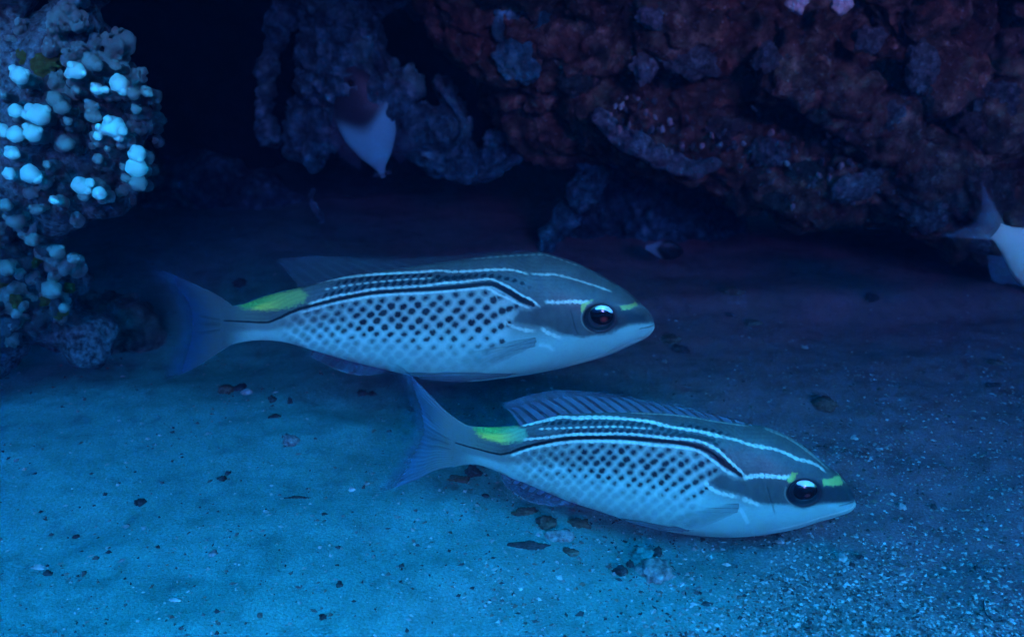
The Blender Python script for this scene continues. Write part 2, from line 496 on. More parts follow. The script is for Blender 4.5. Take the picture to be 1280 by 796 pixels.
FISH['R'] = dict(
    top=[(270, 372), (285, 382), (304, 380), (333, 369.5), (374, 359.5), (415, 349.5), (450, 342.5), (500, 335.5), (550, 328.5), (600, 321.5), (650, 317.3), (678, 316.5), (696.5, 321), (724.8, 331), (753, 345.5), (775.7, 358.6), (790.8, 370), (809.6, 388), (815.5, 396), (818, 405)],
    bot=[(270, 440), (285, 432), (304, 427.5), (326, 425), (356, 427.5), (387, 436), (428, 448), (470, 458.5), (507, 467), (540, 473), (588, 476), (635, 470.8), (672, 465), (707, 457.5), (755, 444), (785, 431.5), (807, 421.5), (815.5, 414), (818, 407.5)],
    tailc=((0.07, 0.09, 0.09), (0.012, 0.045, 0.10), 1.0, 0.80),
    x0=276, x1=818, dist=0.60, yaw=4.0, cx=545, cy=400,
    L=[([(395, 354), (404.7, 351.5), (432, 346.6), (465.7, 343.2), (497.4, 341.4), (525, 340), (549, 338), (564, 339.5), (585, 338.8), (615, 337), (636.7, 337), (650, 339.5), (660, 342.5)], 1.8, 10, 0.85),
       ([(662.6, 341.7), (680, 343.3), (692.8, 343), (715.4, 348.3), (734, 354), (749.3, 358.8), (764.4, 364.5)], 1.6, 9, 0.6),
       ([(404, 362), (420.5, 359.3), (443, 355.4), (474.8, 352), (502, 349.5), (529, 348), (541, 346.3)], 1.1, 10, 0.65),
       ([(385, 380), (402, 375), (420.5, 370), (443, 365.8), (465.7, 361.6), (488.4, 359.8), (515.5, 358), (532, 357), (553.4, 354), (574.7, 352.7), (591.8, 350.6), (610, 348.8), (618, 350), (626, 353.8), (638.8, 360.2), (651.6, 368.7), (664.4, 374.5), (675, 384)], 1.7, 10, 0.95),
       ([(375, 391), (398, 385), (420, 379), (443, 374.7), (465.7, 370.6), (497, 368), (532, 366.6), (568, 363.6), (589.7, 361.4), (606, 360), (614, 362), (619.6, 366.6), (632.4, 372), (647, 379.4), (663.4, 385.8)], 1.7, 9, 0.65),
       ([(680.5, 377), (696.6, 377.5), (715.4, 376.7), (728.6, 377.5), (738, 377)], 2.8, 7, 0.9),
       ([(628, 402), (641, 408), (656, 412.3), (668.7, 413.6)], 2.7, 9, 0.65),
       ([(675.8, 409), (683.4, 415.5), (692, 419), (702.2, 422.7)], 2.6, 8, 0.65),
       ([(590, 324), (620, 321.2), (649.5, 319.3), (680, 318.5), (697, 323), (725, 333)], 0.7, 9, 0.35)],
    band=[(280.6, 400.7), (305.7, 402), (325, 403), (336, 402.7), (350, 397), (362, 391), (375, 386), (398, 380), (420.5, 374.7), (443, 370), (465.7, 366.3), (497.4, 363.8), (529, 362), (542.7, 361.2), (564, 359.6), (585, 357.6), (606.8, 354.8), (615, 355), (623.9, 358.5), (638.8, 366.6), (653.7, 375), (666.6, 381)],
    band_w=[(280, 0.9), (336, 1.2), (360, 1.9), (420, 2.2), (590, 2.6), (620, 3.0), (650, 4.3), (667, 2.2)],
    spots=dict(x=(340, 652), sp0=14.0, sp1=19.2, dy0=8.2, dy1=9.7, rmax=3.95, right=[(652, 378), (642, 400), (628, 435)]),
    rows=[([(408, 358), (440, 351), (480, 346.5), (530, 344), (560, 347), (600, 344), (625, 346.5), (650, 353), (664, 360)], 9.6, 2.2, 2.0),
          ([(392, 374), (420, 365.5), (450, 359.5), (490, 354.5), (530, 352.5), (560, 348.5), (595, 345.5)], 9.6, 3.0, 2.1)],
    cheek=[(650, 388), (664, 389), (678, 381), (700, 381), (735, 381), (752, 376), (785, 386), (803, 384), (818, 399), (817, 403), (800, 404.5), (786, 405), (774, 410.5), (764, 417), (745, 418), (730, 421), (716, 419), (702, 417), (686, 409), (670, 407), (642, 402)],
    snout=[(768, 386), (790, 390), (806, 394), (808, 401), (786, 404.5), (772, 409), (764, 404)],
    gold=[(775, 382), (786, 381), (794, 376.5), (797.5, 382), (788, 386.5), (777, 387.5)],
    gold2=[(727, 379), (741, 374.5), (734, 381), (729, 391), (726, 390)],
    tailspot=[(298, 381.5), (310, 377.5), (333, 369.5), (352, 365), (374, 361.5), (384, 368), (380, 377), (362, 384), (345, 386.5), (320, 386.5), (302, 384.5)],
    gill=[(712, 384), (716, 398), (719, 410), (726, 424)],
    axil=[(676, 431), (686, 433), (690, 437)],
    mouth=[(818, 406), (810, 409), (800, 411)],
    eye=(749.5, 397.0, 19.6, 16.4),
    eye_glint=[(744, 387), (752, 383.5), (762, 385.5), (769, 391), (770, 393.5), (758, 392.5), (746, 391)],
    eye_lo=[(738, 410.5), (750, 412), (762, 411), (757, 416.5), (747, 415.5)],
    tail=dict(root=[(290, 381), (286, 392), (284, 405), (287, 420), (290, 430)],
              top=[(290, 381), (270.5, 368), (235, 352), (205, 341), (178, 334)],
              low=[(290, 430), (270, 443), (246, 459), (220, 471), (193, 479)],
              trail=[(178, 334), (196, 362), (212, 390), (214, 412), (206, 444), (193, 479)]),
    dorsal=dict(base=[(374, 359), (415, 349), (450, 342), (500, 335), (550, 328), (600, 321.5), (650, 317.5), (672, 316.8)],
                tip=[(345, 323), (380, 320.5), (407, 321), (454, 321.5), (530, 320.8), (600, 316), (650, 314.6), (672, 316.2)], rays=18),
    anal=dict(base=[(392, 435), (428, 446), (470, 456), (505, 464)],
              tip=[(388, 444), (420, 462), (455, 468), (480, 466), (507, 467)], rays=10),
    pelvic=dict(base=[(650, 466), (630, 470), (612, 473)], tip=[(507, 463.5), (525, 473), (560, 478)], rays=6),
    pec=dict(base=[(668, 420), (671, 426), (668, 432)], tip=[(588, 430), (562, 450), (580, 470)], rays=14),
)


def paint(S, px, py, flip=0):
    """Skin colour and relief of a bream at side-view position px, py."""
    n = len(px)
    band_y = curve_y(S['band'], px)
    top_y = curve_y(S['top'], px)
    bot_y = curve_y(S['bot'], px)
    rel = np.zeros(n)
    P3 = np.stack([px, py, np.full(n, 3.0)], 1)
    nz = fbm(P3, 0.05, 4)
    nf = fbm(P3, 0.35, 2)
    # back above the dark band, flank below it
    back = np.array([0.095, 0.105, 0.098])[None] * (1 + 0.35 * nz + 0.2 * nf)[:, None]
    flank = np.array([0.20, 0.22, 0.19])[None] * (1 + 0.12 * nz)[:, None]
    belly = np.array([0.32, 0.50, 0.42])[None] * (1 + 0.06 * nz)[:, None]
    fb = smooth(0.30, 0.62, (py - band_y) / np.maximum(bot_y - band_y, 1))
    low = flank * (1 - fb[:, None]) + belly * fb[:, None]
    xr = S['band'][-1][0]
    up = 1 - smooth(-1.2, 1.2, py - band_y)
    up = np.where(px > xr, 1 - smooth(-2, 2, py - (S['L'][5][0][2][1] + 4)), up)
    c = low * (1 - up[:, None]) + back * up[:, None]
    # cheek mask
    k = smooth(-3.2, 2.6, sdf(px, py, S['cheek']) + nf * 2.0)[:, None]
    ck = np.array([0.085, 0.092, 0.088])[None] * (1 + 0.4 * nz)[:, None]
    c = c * (1 - k) + ck * k
    # pale peduncle between tail spot and tail
    xa = S['band'][0][0]
    ped = (1 - smooth(xa + 20, xa + 75, px)) * up * 0.8
    c = c * (1 - ped[:, None]) + np.array([0.16, 0.18, 0.13])[None] * ped[:, None]
    # spots in staggered rows following the band
    sp = S['spots']
    X = np.linspace(sp['x'][0], sp['x'][1], 400)
    fr = (X - X[0]) / (X[-1] - X[0])
    spacing = sp['sp0'] + (sp['sp1'] - sp['sp0']) * np.clip(fr * 1.3, 0, 1)
    ph = np.concatenate([[0], np.cumsum(np.diff(X) / spacing[1:])])
    spots = []
    r_ = np.random.default_rng(5 + len(S['rows']))
    rx = np.array(sp['right'], float)
    for row in range(0, 12):
        for q in range(-1, int(ph[-1]) + 2):
            u = q + (0.5 if row % 2 else 0.0)
            if u < 0 or u > ph[-1]: continue
            x = np.interp(u, ph, X)
            f = (x - X[0]) / (X[-1] - X[0])
            dy = sp['dy0'] + (sp['dy1'] - sp['dy0']) * f
            y = curve_y(S['band'], np.array([x]))[0] + 9.0 + 2.5 * f + row * dy * (0.93 + 0.05 * f)
            x = x + row * 0.5 * (1 - f)
            x += r_.normal() * 1.0
            y += r_.normal() * 0.9
            if x > np.interp(y, rx[:, 1], rx[:, 0]): continue
            depth = row / (4.6 + 3.6 * min(1, f * 1.6))          # fades towards the belly
            st = (1 - smooth(0.68, 1.08, depth)) * smooth(-0.06, 0.38, f)
            spots.append((x, y, sp['rmax'] * (0.62 + 0.38 * smooth(0.1, 0.5, f)) * (1 - 0.42 * smooth(0.45, 1.0, depth)) * (0.74 + 0.44 * r_.random()) * (0.72 if row == 0 else 1), float(st) * r_.uniform(0.88, 1.0), r_.uniform(0.62, 1.0), depth))
    # raised scale edges: a pale net between the spots
    net = np.full(n, 1e9)
    dark = np.zeros(n)
    for (x, y, r, st, asp, dp) in spots:
        w = np.where((np.abs(px - x) < 16) & (np.abs(py - y) < 14))[0]
        if len(w) == 0: continue
        dx, dy = px[w] - x, py[w] - y
        ang = -0.45
        a = dx * math.cos(ang) + dy * math.sin(ang)
        bb = -dx * math.sin(ang) + dy * math.cos(ang)
        d = np.hypot(a * asp ** 0.5, bb / asp ** 0.5)
        net[w] = np.minimum(net[w], d)
        dark[w] = np.maximum(dark[w], st * (1 - smooth(r - 0.6, r + 0.5, d + nf[w] * 1.8)))
    region = (net < 40) * smooth(X[0] - 5, X[0] + 45, px) * smooth(-8, 10, np.interp(py, rx[:, 1], rx[:, 0]) - px)
    edge = smooth(3.8, 8.0, net) * region
    vis = np.clip(1 - np.abs(py - band_y - 35) / 75, 0, 1)
    c = c + (np.array([0.27, 0.28, 0.22])[None] * (edge * vis)[:, None]) * (1 - up[:, None]) * (1 - k)
    c = c * (1 - 0.22 * ((1 - smooth(2.5, 5.5, net)) * region * (1 - up) * (1 - 0.6 * smooth(35, 75, py - band_y)))[:, None])
    rel = rel + -smooth(2.0, 7.5, net) * 0.00034 * region * (1 - up) + 0
    c = c * (1 - dark[:, None]) + np.array([0.006, 0.010, 0.018])[None] * dark[:, None]
    tcol = np.array(S['tailc'][0])
    tb = (1 - smooth(S['x0'] + 2, S['x0'] + 48, px))[:, None]
    c = c * (1 - tb) + tcol * tb
    for pts, per, a_, b_ in S['rows']:
        yy = curve_y(pts, px)
        ok = (px > pts[0][0]) & (px < pts[-1][0])
        g = (1 - smooth(a_ + 0.5, a_ + 2.5, np.abs(py - yy))) * ok * 0.45 * smooth(pts[0][0], pts[0][0] + 30, px) * smooth(0, 30, pts[-1][0] - px)
        c = c * (1 - g[:, None]) + np.array([0.03, 0.05, 0.06])[None] * g[:, None]
    # main dark band
    d, s, tot = polydist(px, py, S['band'])
    bw = np.interp(px, [q[0] for q in S['band_w']], [q[1] for q in S['band_w']])
    t = (1 - smooth(bw - 0.5, bw + 0.7, d + nf * 0.5))
    c = c * (1 - t[:, None]) + np.array([0.006, 0.009, 0.012])[None] * t[:, None]
    # white lines with scale beads
    for pts, hw, per, st in S['L']:
        S_ = spline(pts, max(12, int(len(pts) * 4)))
        d, s, tot = polydist(px, py, S_)
        sn = np.abs(np.sin(np.pi * s / per))
        bead = 0.50 + 0.62 * sn ** 0.7
        if hw < 1.2 and per > 8:
            bead = -0.6 + 2.1 * sn                       # separate dots
        ends = smooth(0, 8, s + 2) * smooth(0, 10, tot - s + 3)
        w = hw * bead * 0.80 * (1 + 0.5 * nz)
        t = (1 - smooth(w - 0.75, w + 0.65, d + nf * 1.3)) * st * ends * np.clip(0.85 + 0.9 * nf, 0.4, 1)
        c = c * (1 - t[:, None]) + WHITE[None] * t[:, None]
        rel = rel + t * 0.00012
    # dark spots in rows along the back, biting into the white lines
    for pts, per, a_, b_ in S['rows']:
        yy = curve_y(pts, px)
        sx = px - pts[0][0] + (py - yy) * 0.6
        lx = (sx % per) - per / 2
        e = np.hypot(lx / 1.15, (py - yy) / 1.05) + nf * 0.8
        ok = (px > pts[0][0]) & (px < pts[-1][0])
        t = (1 - smooth(b_ - 0.2, b_ + 1.2, e)) * ok * smooth(pts[0][0], pts[0][0] + 20, px) * smooth(0, 25, pts[-1][0] - px + 8)
        c = c * (1 - t[:, None]) + np.array([0.005, 0.009, 0.014])[None] * t[:, None]
    # colour marks
    sd = sdf(px, py, S['tailspot'])
    t = smooth(-4.0, 3.0, sd + nf * 3 + 2.5 * fbm(np.stack([px * 0.06, py * 0.5, px * 0 + 6], 1), 1.0, 3))
    x0 = S['tailspot'][0][0]
    g1 = smooth(x0 + 20, x0 + 62, px)
    y0 = S['tailspot'][0][1]
    gy = smooth(0.0, 1.0, (py - curve_y(S['top'], px) - 6) / 6)
    green = np.array([0.12, 0.40, 0.07]) * (1 + 0.5 * nf[:, None])
    yel = np.array([0.75, 0.66, 0.08])
    cyan = np.array([0.18, 0.40, 0.20]) if S['x0'] > 400 else np.array([0.30, 0.40, 0.10])
    pc = green * (1 - gy[:, None]) + yel[None] * gy[:, None]
    pc = pc * (1 - g1[:, None]) + cyan[None] * g1[:, None]
    c = c * (1 - t[:, None]) + pc * t[:, None]
    t = smooth(-5, 4, sdf(px, py, S['snout']))[:, None] * 0.9
    c = c * (1 - t) + np.array([0.022, 0.030, 0.036]) * t
    t = smooth(-0.8, 1.6, sdf(px, py, S['gold']) + nf * 2.5)[:, None]
    c = c * (1 - t) + np.array([0.50, 0.62, 0.16]) * t * 0.9
    t = smooth(-0.8, 1.2, sdf(px, py, S['gold2']) + nf * 3)[:, None] * 0.8
    c = c * (1 - t) + np.array([0.50, 0.65, 0.10]) * t
    # eye socket
    ex, ey, ea, eb = S['eye']
    e = np.hypot((px - ex) / ea, (py - ey) / eb)
    t = (1 - smooth(1.06, 1.24, e))
    c = c * (1 - t[:, None]) + np.array([0.012, 0.015, 0.02]) * t[:, None]
    ring = np.exp(-((e - 1.16) / 0.045) ** 2) * smooth(0, 14, ex - px) * (py > ey - 8) * 0.3
    c = c * (1 - ring[:, None]) + WHITE[None] * 0.7 * ring[:, None]
    rel = rel - (1 - smooth(0.75, 1.0, e)) * 0.0025 + np.exp(-((e - 1.12) / 0.10) ** 2) * 0.0002
    d, s, tot = polydist(px, py, spline(S['gill'], 30))
    g = np.exp(-(d / 1.1) ** 2) * smooth(0, 8, s) * smooth(0, 10, tot - s)
    c = c * (1 - 0.45 * g[:, None])
    gs = spline(S['gill'], 30)
    gx = np.interp(py, gs[:, 1], gs[:, 0])
    rel = rel - g * 0.0005 + np.exp(-((px - gx + 3) / 3.0) ** 2) * 0.0003 * (d < 8)
    sx_, sy_ = px / 8.6, (py - band_y) / 5.2
    hx = np.abs(((sx_ + 0.5 * (np.floor(sy_) % 2)) % 1) - 0.5) * 2
    hy = (sy_ % 1)
    sc_ = (1 - hx ** 2) * (1 - hy) * (1 - smooth(xr - 10, xr + 40, px)) * smooth(S['x0'] + 30, S['x0'] + 90, px)
    rel = rel + 0.00028 * sc_ * (0.35 + 0.65 * up)
    c = c * (1 - 0.22 * ((1 - smooth(0.0, 0.35, hy)) * (sc_ > 0) * up)[:, None])
    # gill cover rear margin: gentle relief step
    gx2 = gx - (32 if S['x0'] > 400 else 34)
    rel = rel + 0.0004 * smooth(0, 9, px - gx2) * (1 - smooth(60, 90, px - gx2)) * smooth(S['gill'][0][1] - 30, S['gill'][0][1], py)
    d, s, tot = polydist(px, py, S['axil'])
    t = (1 - smooth(0.5, 4.2, d))[:, None] * 0.3
    c = c * (1 - t) + np.array([0.80, 0.98, 0.85]) * t
    d, s, tot = polydist(px, py, S['mouth'])
    g = np.exp(-(d / 0.8) ** 2)
    c = c * (1 - 0.6 * g[:, None])
    rel = rel - g * 0.0006
    # pale rim of the lower jaw
    q = np.exp(-((bot_y - py - 1.2) / 1.0) ** 2) * smooth(xr + 20, xr + 60, px) * 0.5
    c = c * (1 - q[:, None]) + WHITE[None] * q[:, None]
    return np.clip(c, 0.004, 0.92), rel


def build_bream(S, label):
    psi = R(S['yaw'])
    U = np.array([math.cos(psi), -math.sin(psi), 0.0])         # towards the snout (and slightly towards the viewer)
    Z = np.array([0, 0, 1.0])
    N = np.array([-math.sin(psi), -math.cos(psi), 0.0])        # near side normal
    d = ray(S['cx'], S['cy'])
    O = CAM + d * (S['dist'] / (d @ FWD))

    def plane(px, py):
        dd = ray(px, py)
        t = ((O - CAM) @ N) / (dd @ N)
        Pw = CAM + dd * t[..., None]
        q = Pw - O
        return q @ U, q @ Z

    def world_(u, w, v):
        return O + u[..., None] * U + w[..., None] * Z + v[..., None] * N

    root = empty('monocle_bream', O + np.array([0, 0, -0.035]))
    tag(root, label, 'fish', 'monocle breams over the sand')
    base = np.array(root.location)
    x0, x1 = S['x0'], S['x1']
    L = x1 - x0
    nx, na = 560, 300
    t = np.linspace(0, 1, nx)
    xs = x0 + L * (1 - (1 - t) ** 1.12)
    xs = np.minimum(xs, x1 - 0.05)
    ty, by = curve_y(S['top'], xs), curve_y(S['bot'], xs)
    ut, wt_ = plane(xs, ty)
    ub, wb = plane(xs, by)
    f = (xs - x0) / L
    mpp = S['dist'] / FPX
    hpx = (by - ty) / 2
    Hmax = hpx.max()
    # half thickness along the body (fraction of the greatest half height)
    Wt = Hmax * mpp * np.interp(f, [0, 0.03, 0.10, 0.25, 0.45, 0.62, 0.78, 0.88, 0.94, 0.98, 1.0], [0.006, 0.045, 0.13, 0.27, 0.44, 0.54, 0.55, 0.48, 0.38, 0.25, 0.10])
    kk = np.ones(9) / 9
    Wt = np.convolve(np.pad(Wt, 4, mode='edge'), kk, 'valid')
    a = np.linspace(0, 2 * np.pi, na, endpoint=False)
    ca, sa = np.cos(a), np.sin(a)
    # section: slightly pointed at back and keel
    sec = np.sign(sa) * np.abs(sa) ** 1.1
    cen_u, cen_w = (ut + ub) / 2, (wt_ + wb) / 2
    hu, hw = (ut - ub) / 2, (wt_ - wb) / 2
    uu = cen_u[:, None] + hu[:, None] * ca[None]
    ww = cen_w[:, None] + hw[:, None] * ca[None]
    vv = Wt[:, None] * sec[None]
    near = world_(uu, ww, np.abs(vv))
    ppx, ppy = project(near.reshape(-1, 3))
    cidx = np.clip(ppx, x0, x1)
    col, rel = paint(S, cidx, ppy)
    v2 = (np.abs(vv).ravel() + rel * smooth(0.0, 0.35, np.abs(sec))[None].repeat(nx, 0).ravel()) * np.sign(vv.ravel() + 1e-12)
    V = world_(uu.ravel(), ww.ravel(), v2) - base
    Fq = grid_faces(nx, na, True)
    c0, c1 = len(V), len(V) + 1
    V = np.vstack([V, V[:na].mean(0), V[(nx - 1) * na:].mean(0)])
    col = np.vstack([col, col[:na].mean(0), col[-na:].mean(0)])
    me_faces = Fq.tolist()
    j = np.arange(na)
    capA = np.stack([np.full(na, c0), j, (j + 1) % na], 1).tolist()
    capB = np.stack([np.full(na, c1), (nx - 1) * na + (j + 1) % na, (nx - 1) * na + j], 1).tolist()
    me = mesh_np('bream_body', V, np.array(me_faces), M['fish'], True, col)
    bm = bmesh.new()
    bm.from_mesh(me)
    bm.verts.ensure_lookup_table()
    for q in capA + capB:
        bm.faces.new([bm.verts[i] for i in q]).smooth = True
    bmesh.ops.recalc_face_normals(bm, faces=bm.faces)
    bm.to_mesh(me)
    bm.free()
    put('body', me, root)

    # near-surface lookup
    kd = kdtree.KDTree(len(ppx) // 4 + 1)
    nearidx = []
    fl = (sec[None].repeat(nx, 0).ravel() > 0)
    for i in range(0, len(ppx), 4):
        if fl[i]:
            kd.insert((ppx[i], ppy[i], 0), i)
            nearidx.append(i)
    kd.balance()
    uf, wf, vf = uu.ravel(), ww.ravel(), np.abs(v2)

    def surf(x, y):
        _, i, _ = kd.find((x, y, 0))
        return uf[i], wf[i], vf[i]

    # eyes
    ex, ey, ea, eb = S['eye']
    eu, ew, ev = surf(ex, ey)
    for side in (1, -1):
        n1, n2 = 48, 64
        th = np.linspace(0.0, math.pi * 0.62, n1)
        ph = np.linspace(0, 2 * np.pi, n2, endpoint=False)
        T, Pp = np.meshgrid(th, ph, indexing='ij')
        ru, rw, rv = ea * mpp * 1.02, eb * mpp * 1.04 / math.cos(PITCH) * 0.98, 0.0050
        u_ = eu + ru * np.sin(T) * np.cos(Pp)
        w_ = ew + rw * np.sin(T) * np.sin(Pp)
        v_ = ev - 0.0036 + rv * np.cos(T)
        Pn = world_(u_.ravel(), w_.ravel(), v_.ravel())
        qx, qy = project(Pn)
        # recentre so that the seen disc sits on the traced eye
        ox, oy = project(world_(np.array([eu]), np.array([ew]), np.array([ev])))
        qx = qx - ox[0] + ex
        qy = qy - oy[0] + ey
        n_ = len(qx)
        nn = fbm(np.stack([qx, qy, np.zeros(n_)], 1), 0.3, 2)
        c_ = np.tile(np.array([0.010, 0.012, 0.016]), (n_, 1))
        e = np.hypot((qx - ex) / ea, (qy - ey) / eb)
        # silvery iris left and below, dark pupil in the middle
        iris = smooth(0.80, 0.90, e) * (1 - smooth(0.97, 1.02, e)) * (qx < ex - 2) * 0.8
        c_ = c_ * (1 - iris[:, None]) + np.array([0.45, 0.55, 0.52]) * iris[:, None]
        olive = smooth(0.66, 0.8, e) * smooth(4, 9, ey - qy) * (1 - smooth(0.90, 0.97, e)) * 0.75
        c_ = c_ * (1 - olive[:, None]) + np.array([0.42, 0.50, 0.12]) * olive[:, None]
        t_ = smooth(-0.4, 1.2, sdf(qx, qy, S['eye_glint']) + nn)[:, None]
        c_ = c_ * (1 - t_) + np.array([0.92, 0.92, 0.90]) * t_  # bright glint on the silvery upper iris, painted into the colour
        t_ = smooth(-0.4, 1.2, sdf(qx, qy, S['eye_lo']) + nn)[:, None]
        c_ = c_ * (1 - t_) + np.array([0.85, 0.85, 0.80]) * t_
        red = np.exp(-(((qx - ex - 5) / 5) ** 2 + ((qy - ey - 5) / 4.5) ** 2))[:, None] * 0.7
        c_ = c_ + red * np.array([0.30, 0.015, 0.01])
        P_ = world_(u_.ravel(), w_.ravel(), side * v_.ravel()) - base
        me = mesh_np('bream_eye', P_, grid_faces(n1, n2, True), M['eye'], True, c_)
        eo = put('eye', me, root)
        # pupil: a slightly proud glossy dome
        th = np.linspace(0.0, 1.0, 14)
        T, Pp = np.meshgrid(th, ph, indexing='ij')
        k1, k2 = 0.76, 0.62
        u_ = eu + ru * k1 * T * np.cos(Pp) + 0.0004
        w_ = ew + rw * k2 * T * np.sin(Pp) - rw * 0.10
        rr = np.hypot((u_ - eu) / ru, (w_ - ew) / rw)
        v_ = ev - 0.0036 + rv * np.sqrt(np.maximum(0, 1 - rr ** 2)) + 0.00025 * (1 - T ** 4) - 0.00005
        P_ = world_(u_.ravel(), w_.ravel(), side * v_.ravel()) - base
        cp = np.tile(np.array([0.004, 0.004, 0.006]), (len(P_), 1))
        rd = np.exp(-(((u_ - eu) / ru - 0.28) / 0.16) ** 2 - (((w_ - ew) / rw + 0.22) / 0.16) ** 2).ravel()[:, None]
        cp = cp + rd * np.array([0.35, 0.02, 0.012]) * (1.0 if S['x0'] < 400 else 0.35)
        put('pupil', mesh_np('bream_pupil', P_, grid_faces(14, n2, True), M['eye'], True, cp), eo)

    # ---- fins
    def fin(name, basep, tipp, rays, col_a, col_b, alpha_a, alpha_b, nu=140, nv=40, lat=0.0, side=0, off0=0.0, off1=0.003, sweep=0.0, ray_c=None, ray_dark=0.35, edge=0.0, lag=0.0, wide=(0.55, 0.95), soft=False):
        B, T = spline(basep, nu), spline(tipp, nu)
        if lag:
            uq = np.linspace(0, 1, nu)
            ul = np.clip(uq - lag * np.sin(np.pi * np.clip(uq * 1.05, 0, 1)) ** 0.6, 0, 1)
            T = np.stack([np.interp(ul, uq, T[:, 0]), np.interp(ul, uq, T[:, 1])], 1)
        s = np.linspace(0, 1, nv)
        G = B[:, None, :] * (1 - s)[None, :, None] + T[:, None, :] * s[None, :, None]
        if sweep:
            G[..., 1] -= sweep * np.sin(np.pi * s)[None, :]
        gx, gy = G[..., 0].ravel(), G[..., 1].ravel()
        U_ = np.linspace(0, 1, nu)[:, None].repeat(nv, 1).ravel()
        S_ = np.tile(s, nu)
        if side == 0:
            u_, w_ = plane(gx, gy)
            v_ = 0.0012 * np.sin(U_ * 9 + S_ * 2) * S_ * (1 + lat)
        else:
            q = np.array([surf(x, y) for x, y in zip(gx, gy)])
            u_, w_ = q[:, 0], q[:, 1]
            # smooth offset off the flank
            v_ = q[:, 2] + off0 + off1 * S_
            out_ = []
            for arr in (u_, w_, v_):
                A = arr.reshape(nu, nv).copy()
                for _ in range(14):
                    A[1:-1] = (A[:-2] + A[1:-1] * 2 + A[2:]) / 4
                    A[:, 1:-1] = (A[:, :-2] + A[:, 1:-1] * 2 + A[:, 2:]) / 4
                out_.append(A.ravel())
            u_, w_, v_ = out_
        rayp = np.abs(((U_ * rays) % 1) - 0.5) * 2                # 1 at the ray
        rr = smooth(wide[0], wide[1], rayp)
        v_ = v_ + rr * 0.0003
        cc = np.array(col_a)[None] * (1 - S_[:, None]) + np.array(col_b)[None] * S_[:, None]
        cc = cc * (1 - ray_dark * (1 - rr[:, None])) * (1 + 0.15 * fbm(np.stack([gx, gy, gx * 0], 1), 0.06, 3)[:, None])
        al = alpha_a * (1 - S_) + alpha_b * S_
        al = al * (0.72 + 0.28 * rr)
        if edge:
            eg = smooth(0.93, 0.99, S_) * edge
            cc = cc * (1 - eg[:, None]) + WHITE * 0.9 * eg[:, None]
            al = np.maximum(al, eg)
        al = al * (1 - 0.5 * smooth(0.97, 1.0, S_) * (1 - edge))
        if soft:
            al = al * smooth(0.0, 0.30, U_) * (0.55 + 0.45 * smooth(1.0, 0.75, U_)) * smooth(1.0, 0.7, S_ + 0.25 * np.abs(2 * U_ - 1) ** 2)
            lowe = np.exp(-((U_ - 0.93) / 0.05) ** 2)[:, None]
            cc = cc * (1 - 0.7 * lowe)
        col4 = np.concatenate([cc, np.clip(al, 0, 1)[:, None]], 1)
        out = []
        for sd in ((0,) if side == 0 else (1, -1)):
            P_ = world_(u_, w_, v_ if sd >= 0 else -v_) - base
            me = mesh_np('bream_' + name, P_, grid_faces(nu, nv), M['fin'], True, col4)
            o = put(name, me, root)
            out.append(o)
        return out

    tl = S['tail']
    # tail: fan between its upper and lower edges
    rt = spline(tl['root'], 120)
    tr = spline(tl['trail'], 120)
    tt, lw = spline(tl['top'], 50), spline(tl['low'], 50)
    s = np.linspace(0, 1, 50)
    q = np.linspace(0, 1, 120)
    # Coons patch
    Cq = rt[:, None] * (1 - s)[None, :, None] + tr[:, None] * s[None, :, None]
    Cs = tt[None] * (1 - q)[:, None, None] + lw[None] * q[:, None, None]
    Cb = (rt[0][None, None] * ((1 - q)[:, None] * (1 - s)[None])[..., None] + tr[0][None, None] * ((1 - q)[:, None] * s[None])[..., None]
          + rt[-1][None, None] * (q[:, None] * (1 - s)[None])[..., None] + tr[-1][None, None] * (q[:, None] * s[None])[..., None])
    G = (Cq + Cs - Cb).reshape(-1, 2)
    u_, w_ = plane(G[:, 0], G[:, 1])
    Q_, S_ = q[:, None].repeat(50, 1).ravel(), np.tile(s, 120)
    v_ = -0.010 * S_ ** 1.5 * np.cos((Q_ - 0.5) * 2.5) + 0.0012 * np.sin(Q_ * 16) * S_
    rp = np.abs(((Q_ * 24) % 1) - 0.5) * 2
    rr = smooth(0.2, 0.95, rp) if S['x0'] > 400 else smooth(-1.5, 1.5, rp)
    v_ = v_ + rr * 0.0003
    ca_, cb_, aa, ab = S['tailc']
    sm = smooth(0.15, 0.75, S_)[:, None]
    cc = np.array(ca_)[None] * (1 - sm) + np.array(cb_)[None] * sm
    cc = cc * (1 - 0.13 * (1 - rr[:, None]) * smooth(0.1, 0.4, S_)[:, None])
    dk = np.exp(-((Q_ - 0.52) / 0.035) ** 2) + np.exp(-((Q_ - 0.44) / 0.02) ** 2) + np.exp(-((Q_ - 0.62) / 0.02) ** 2)
    cc = cc * (1 - 0.35 * (dk * smooth(0.05, 0.2, S_) * (1 - smooth(0.4, 0.75, S_)))[:, None])
    al = (aa * (1 - S_) + ab * S_) * (0.93 + 0.07 * rr) * (1 - 0.95 * smooth(0.66, 1.0, S_))
    me = mesh_np('bream_tail_fin', world_(u_, w_, v_) - base, grid_faces(120, 50), M['fin'], True, np.concatenate([cc, al[:, None]], 1))
    put('tail_fin', me, root)

    front = S['x0'] > 400
    g = S['dorsal']
    fin('dorsal_fin', g['base'], g['tip'], g['rays'], (0.09, 0.14, 0.17) if front else (0.05, 0.07, 0.08), (0.06, 0.10, 0.15) if front else (0.03, 0.045, 0.07), 0.92 if front else 0.55, 0.62 if front else 0.35, nu=360, nv=30, sweep=2.0 if front else 1.0, ray_dark=0.55 if front else 0.3, lag=0.10, wide=(0.15, 0.5))
    g = S['anal']
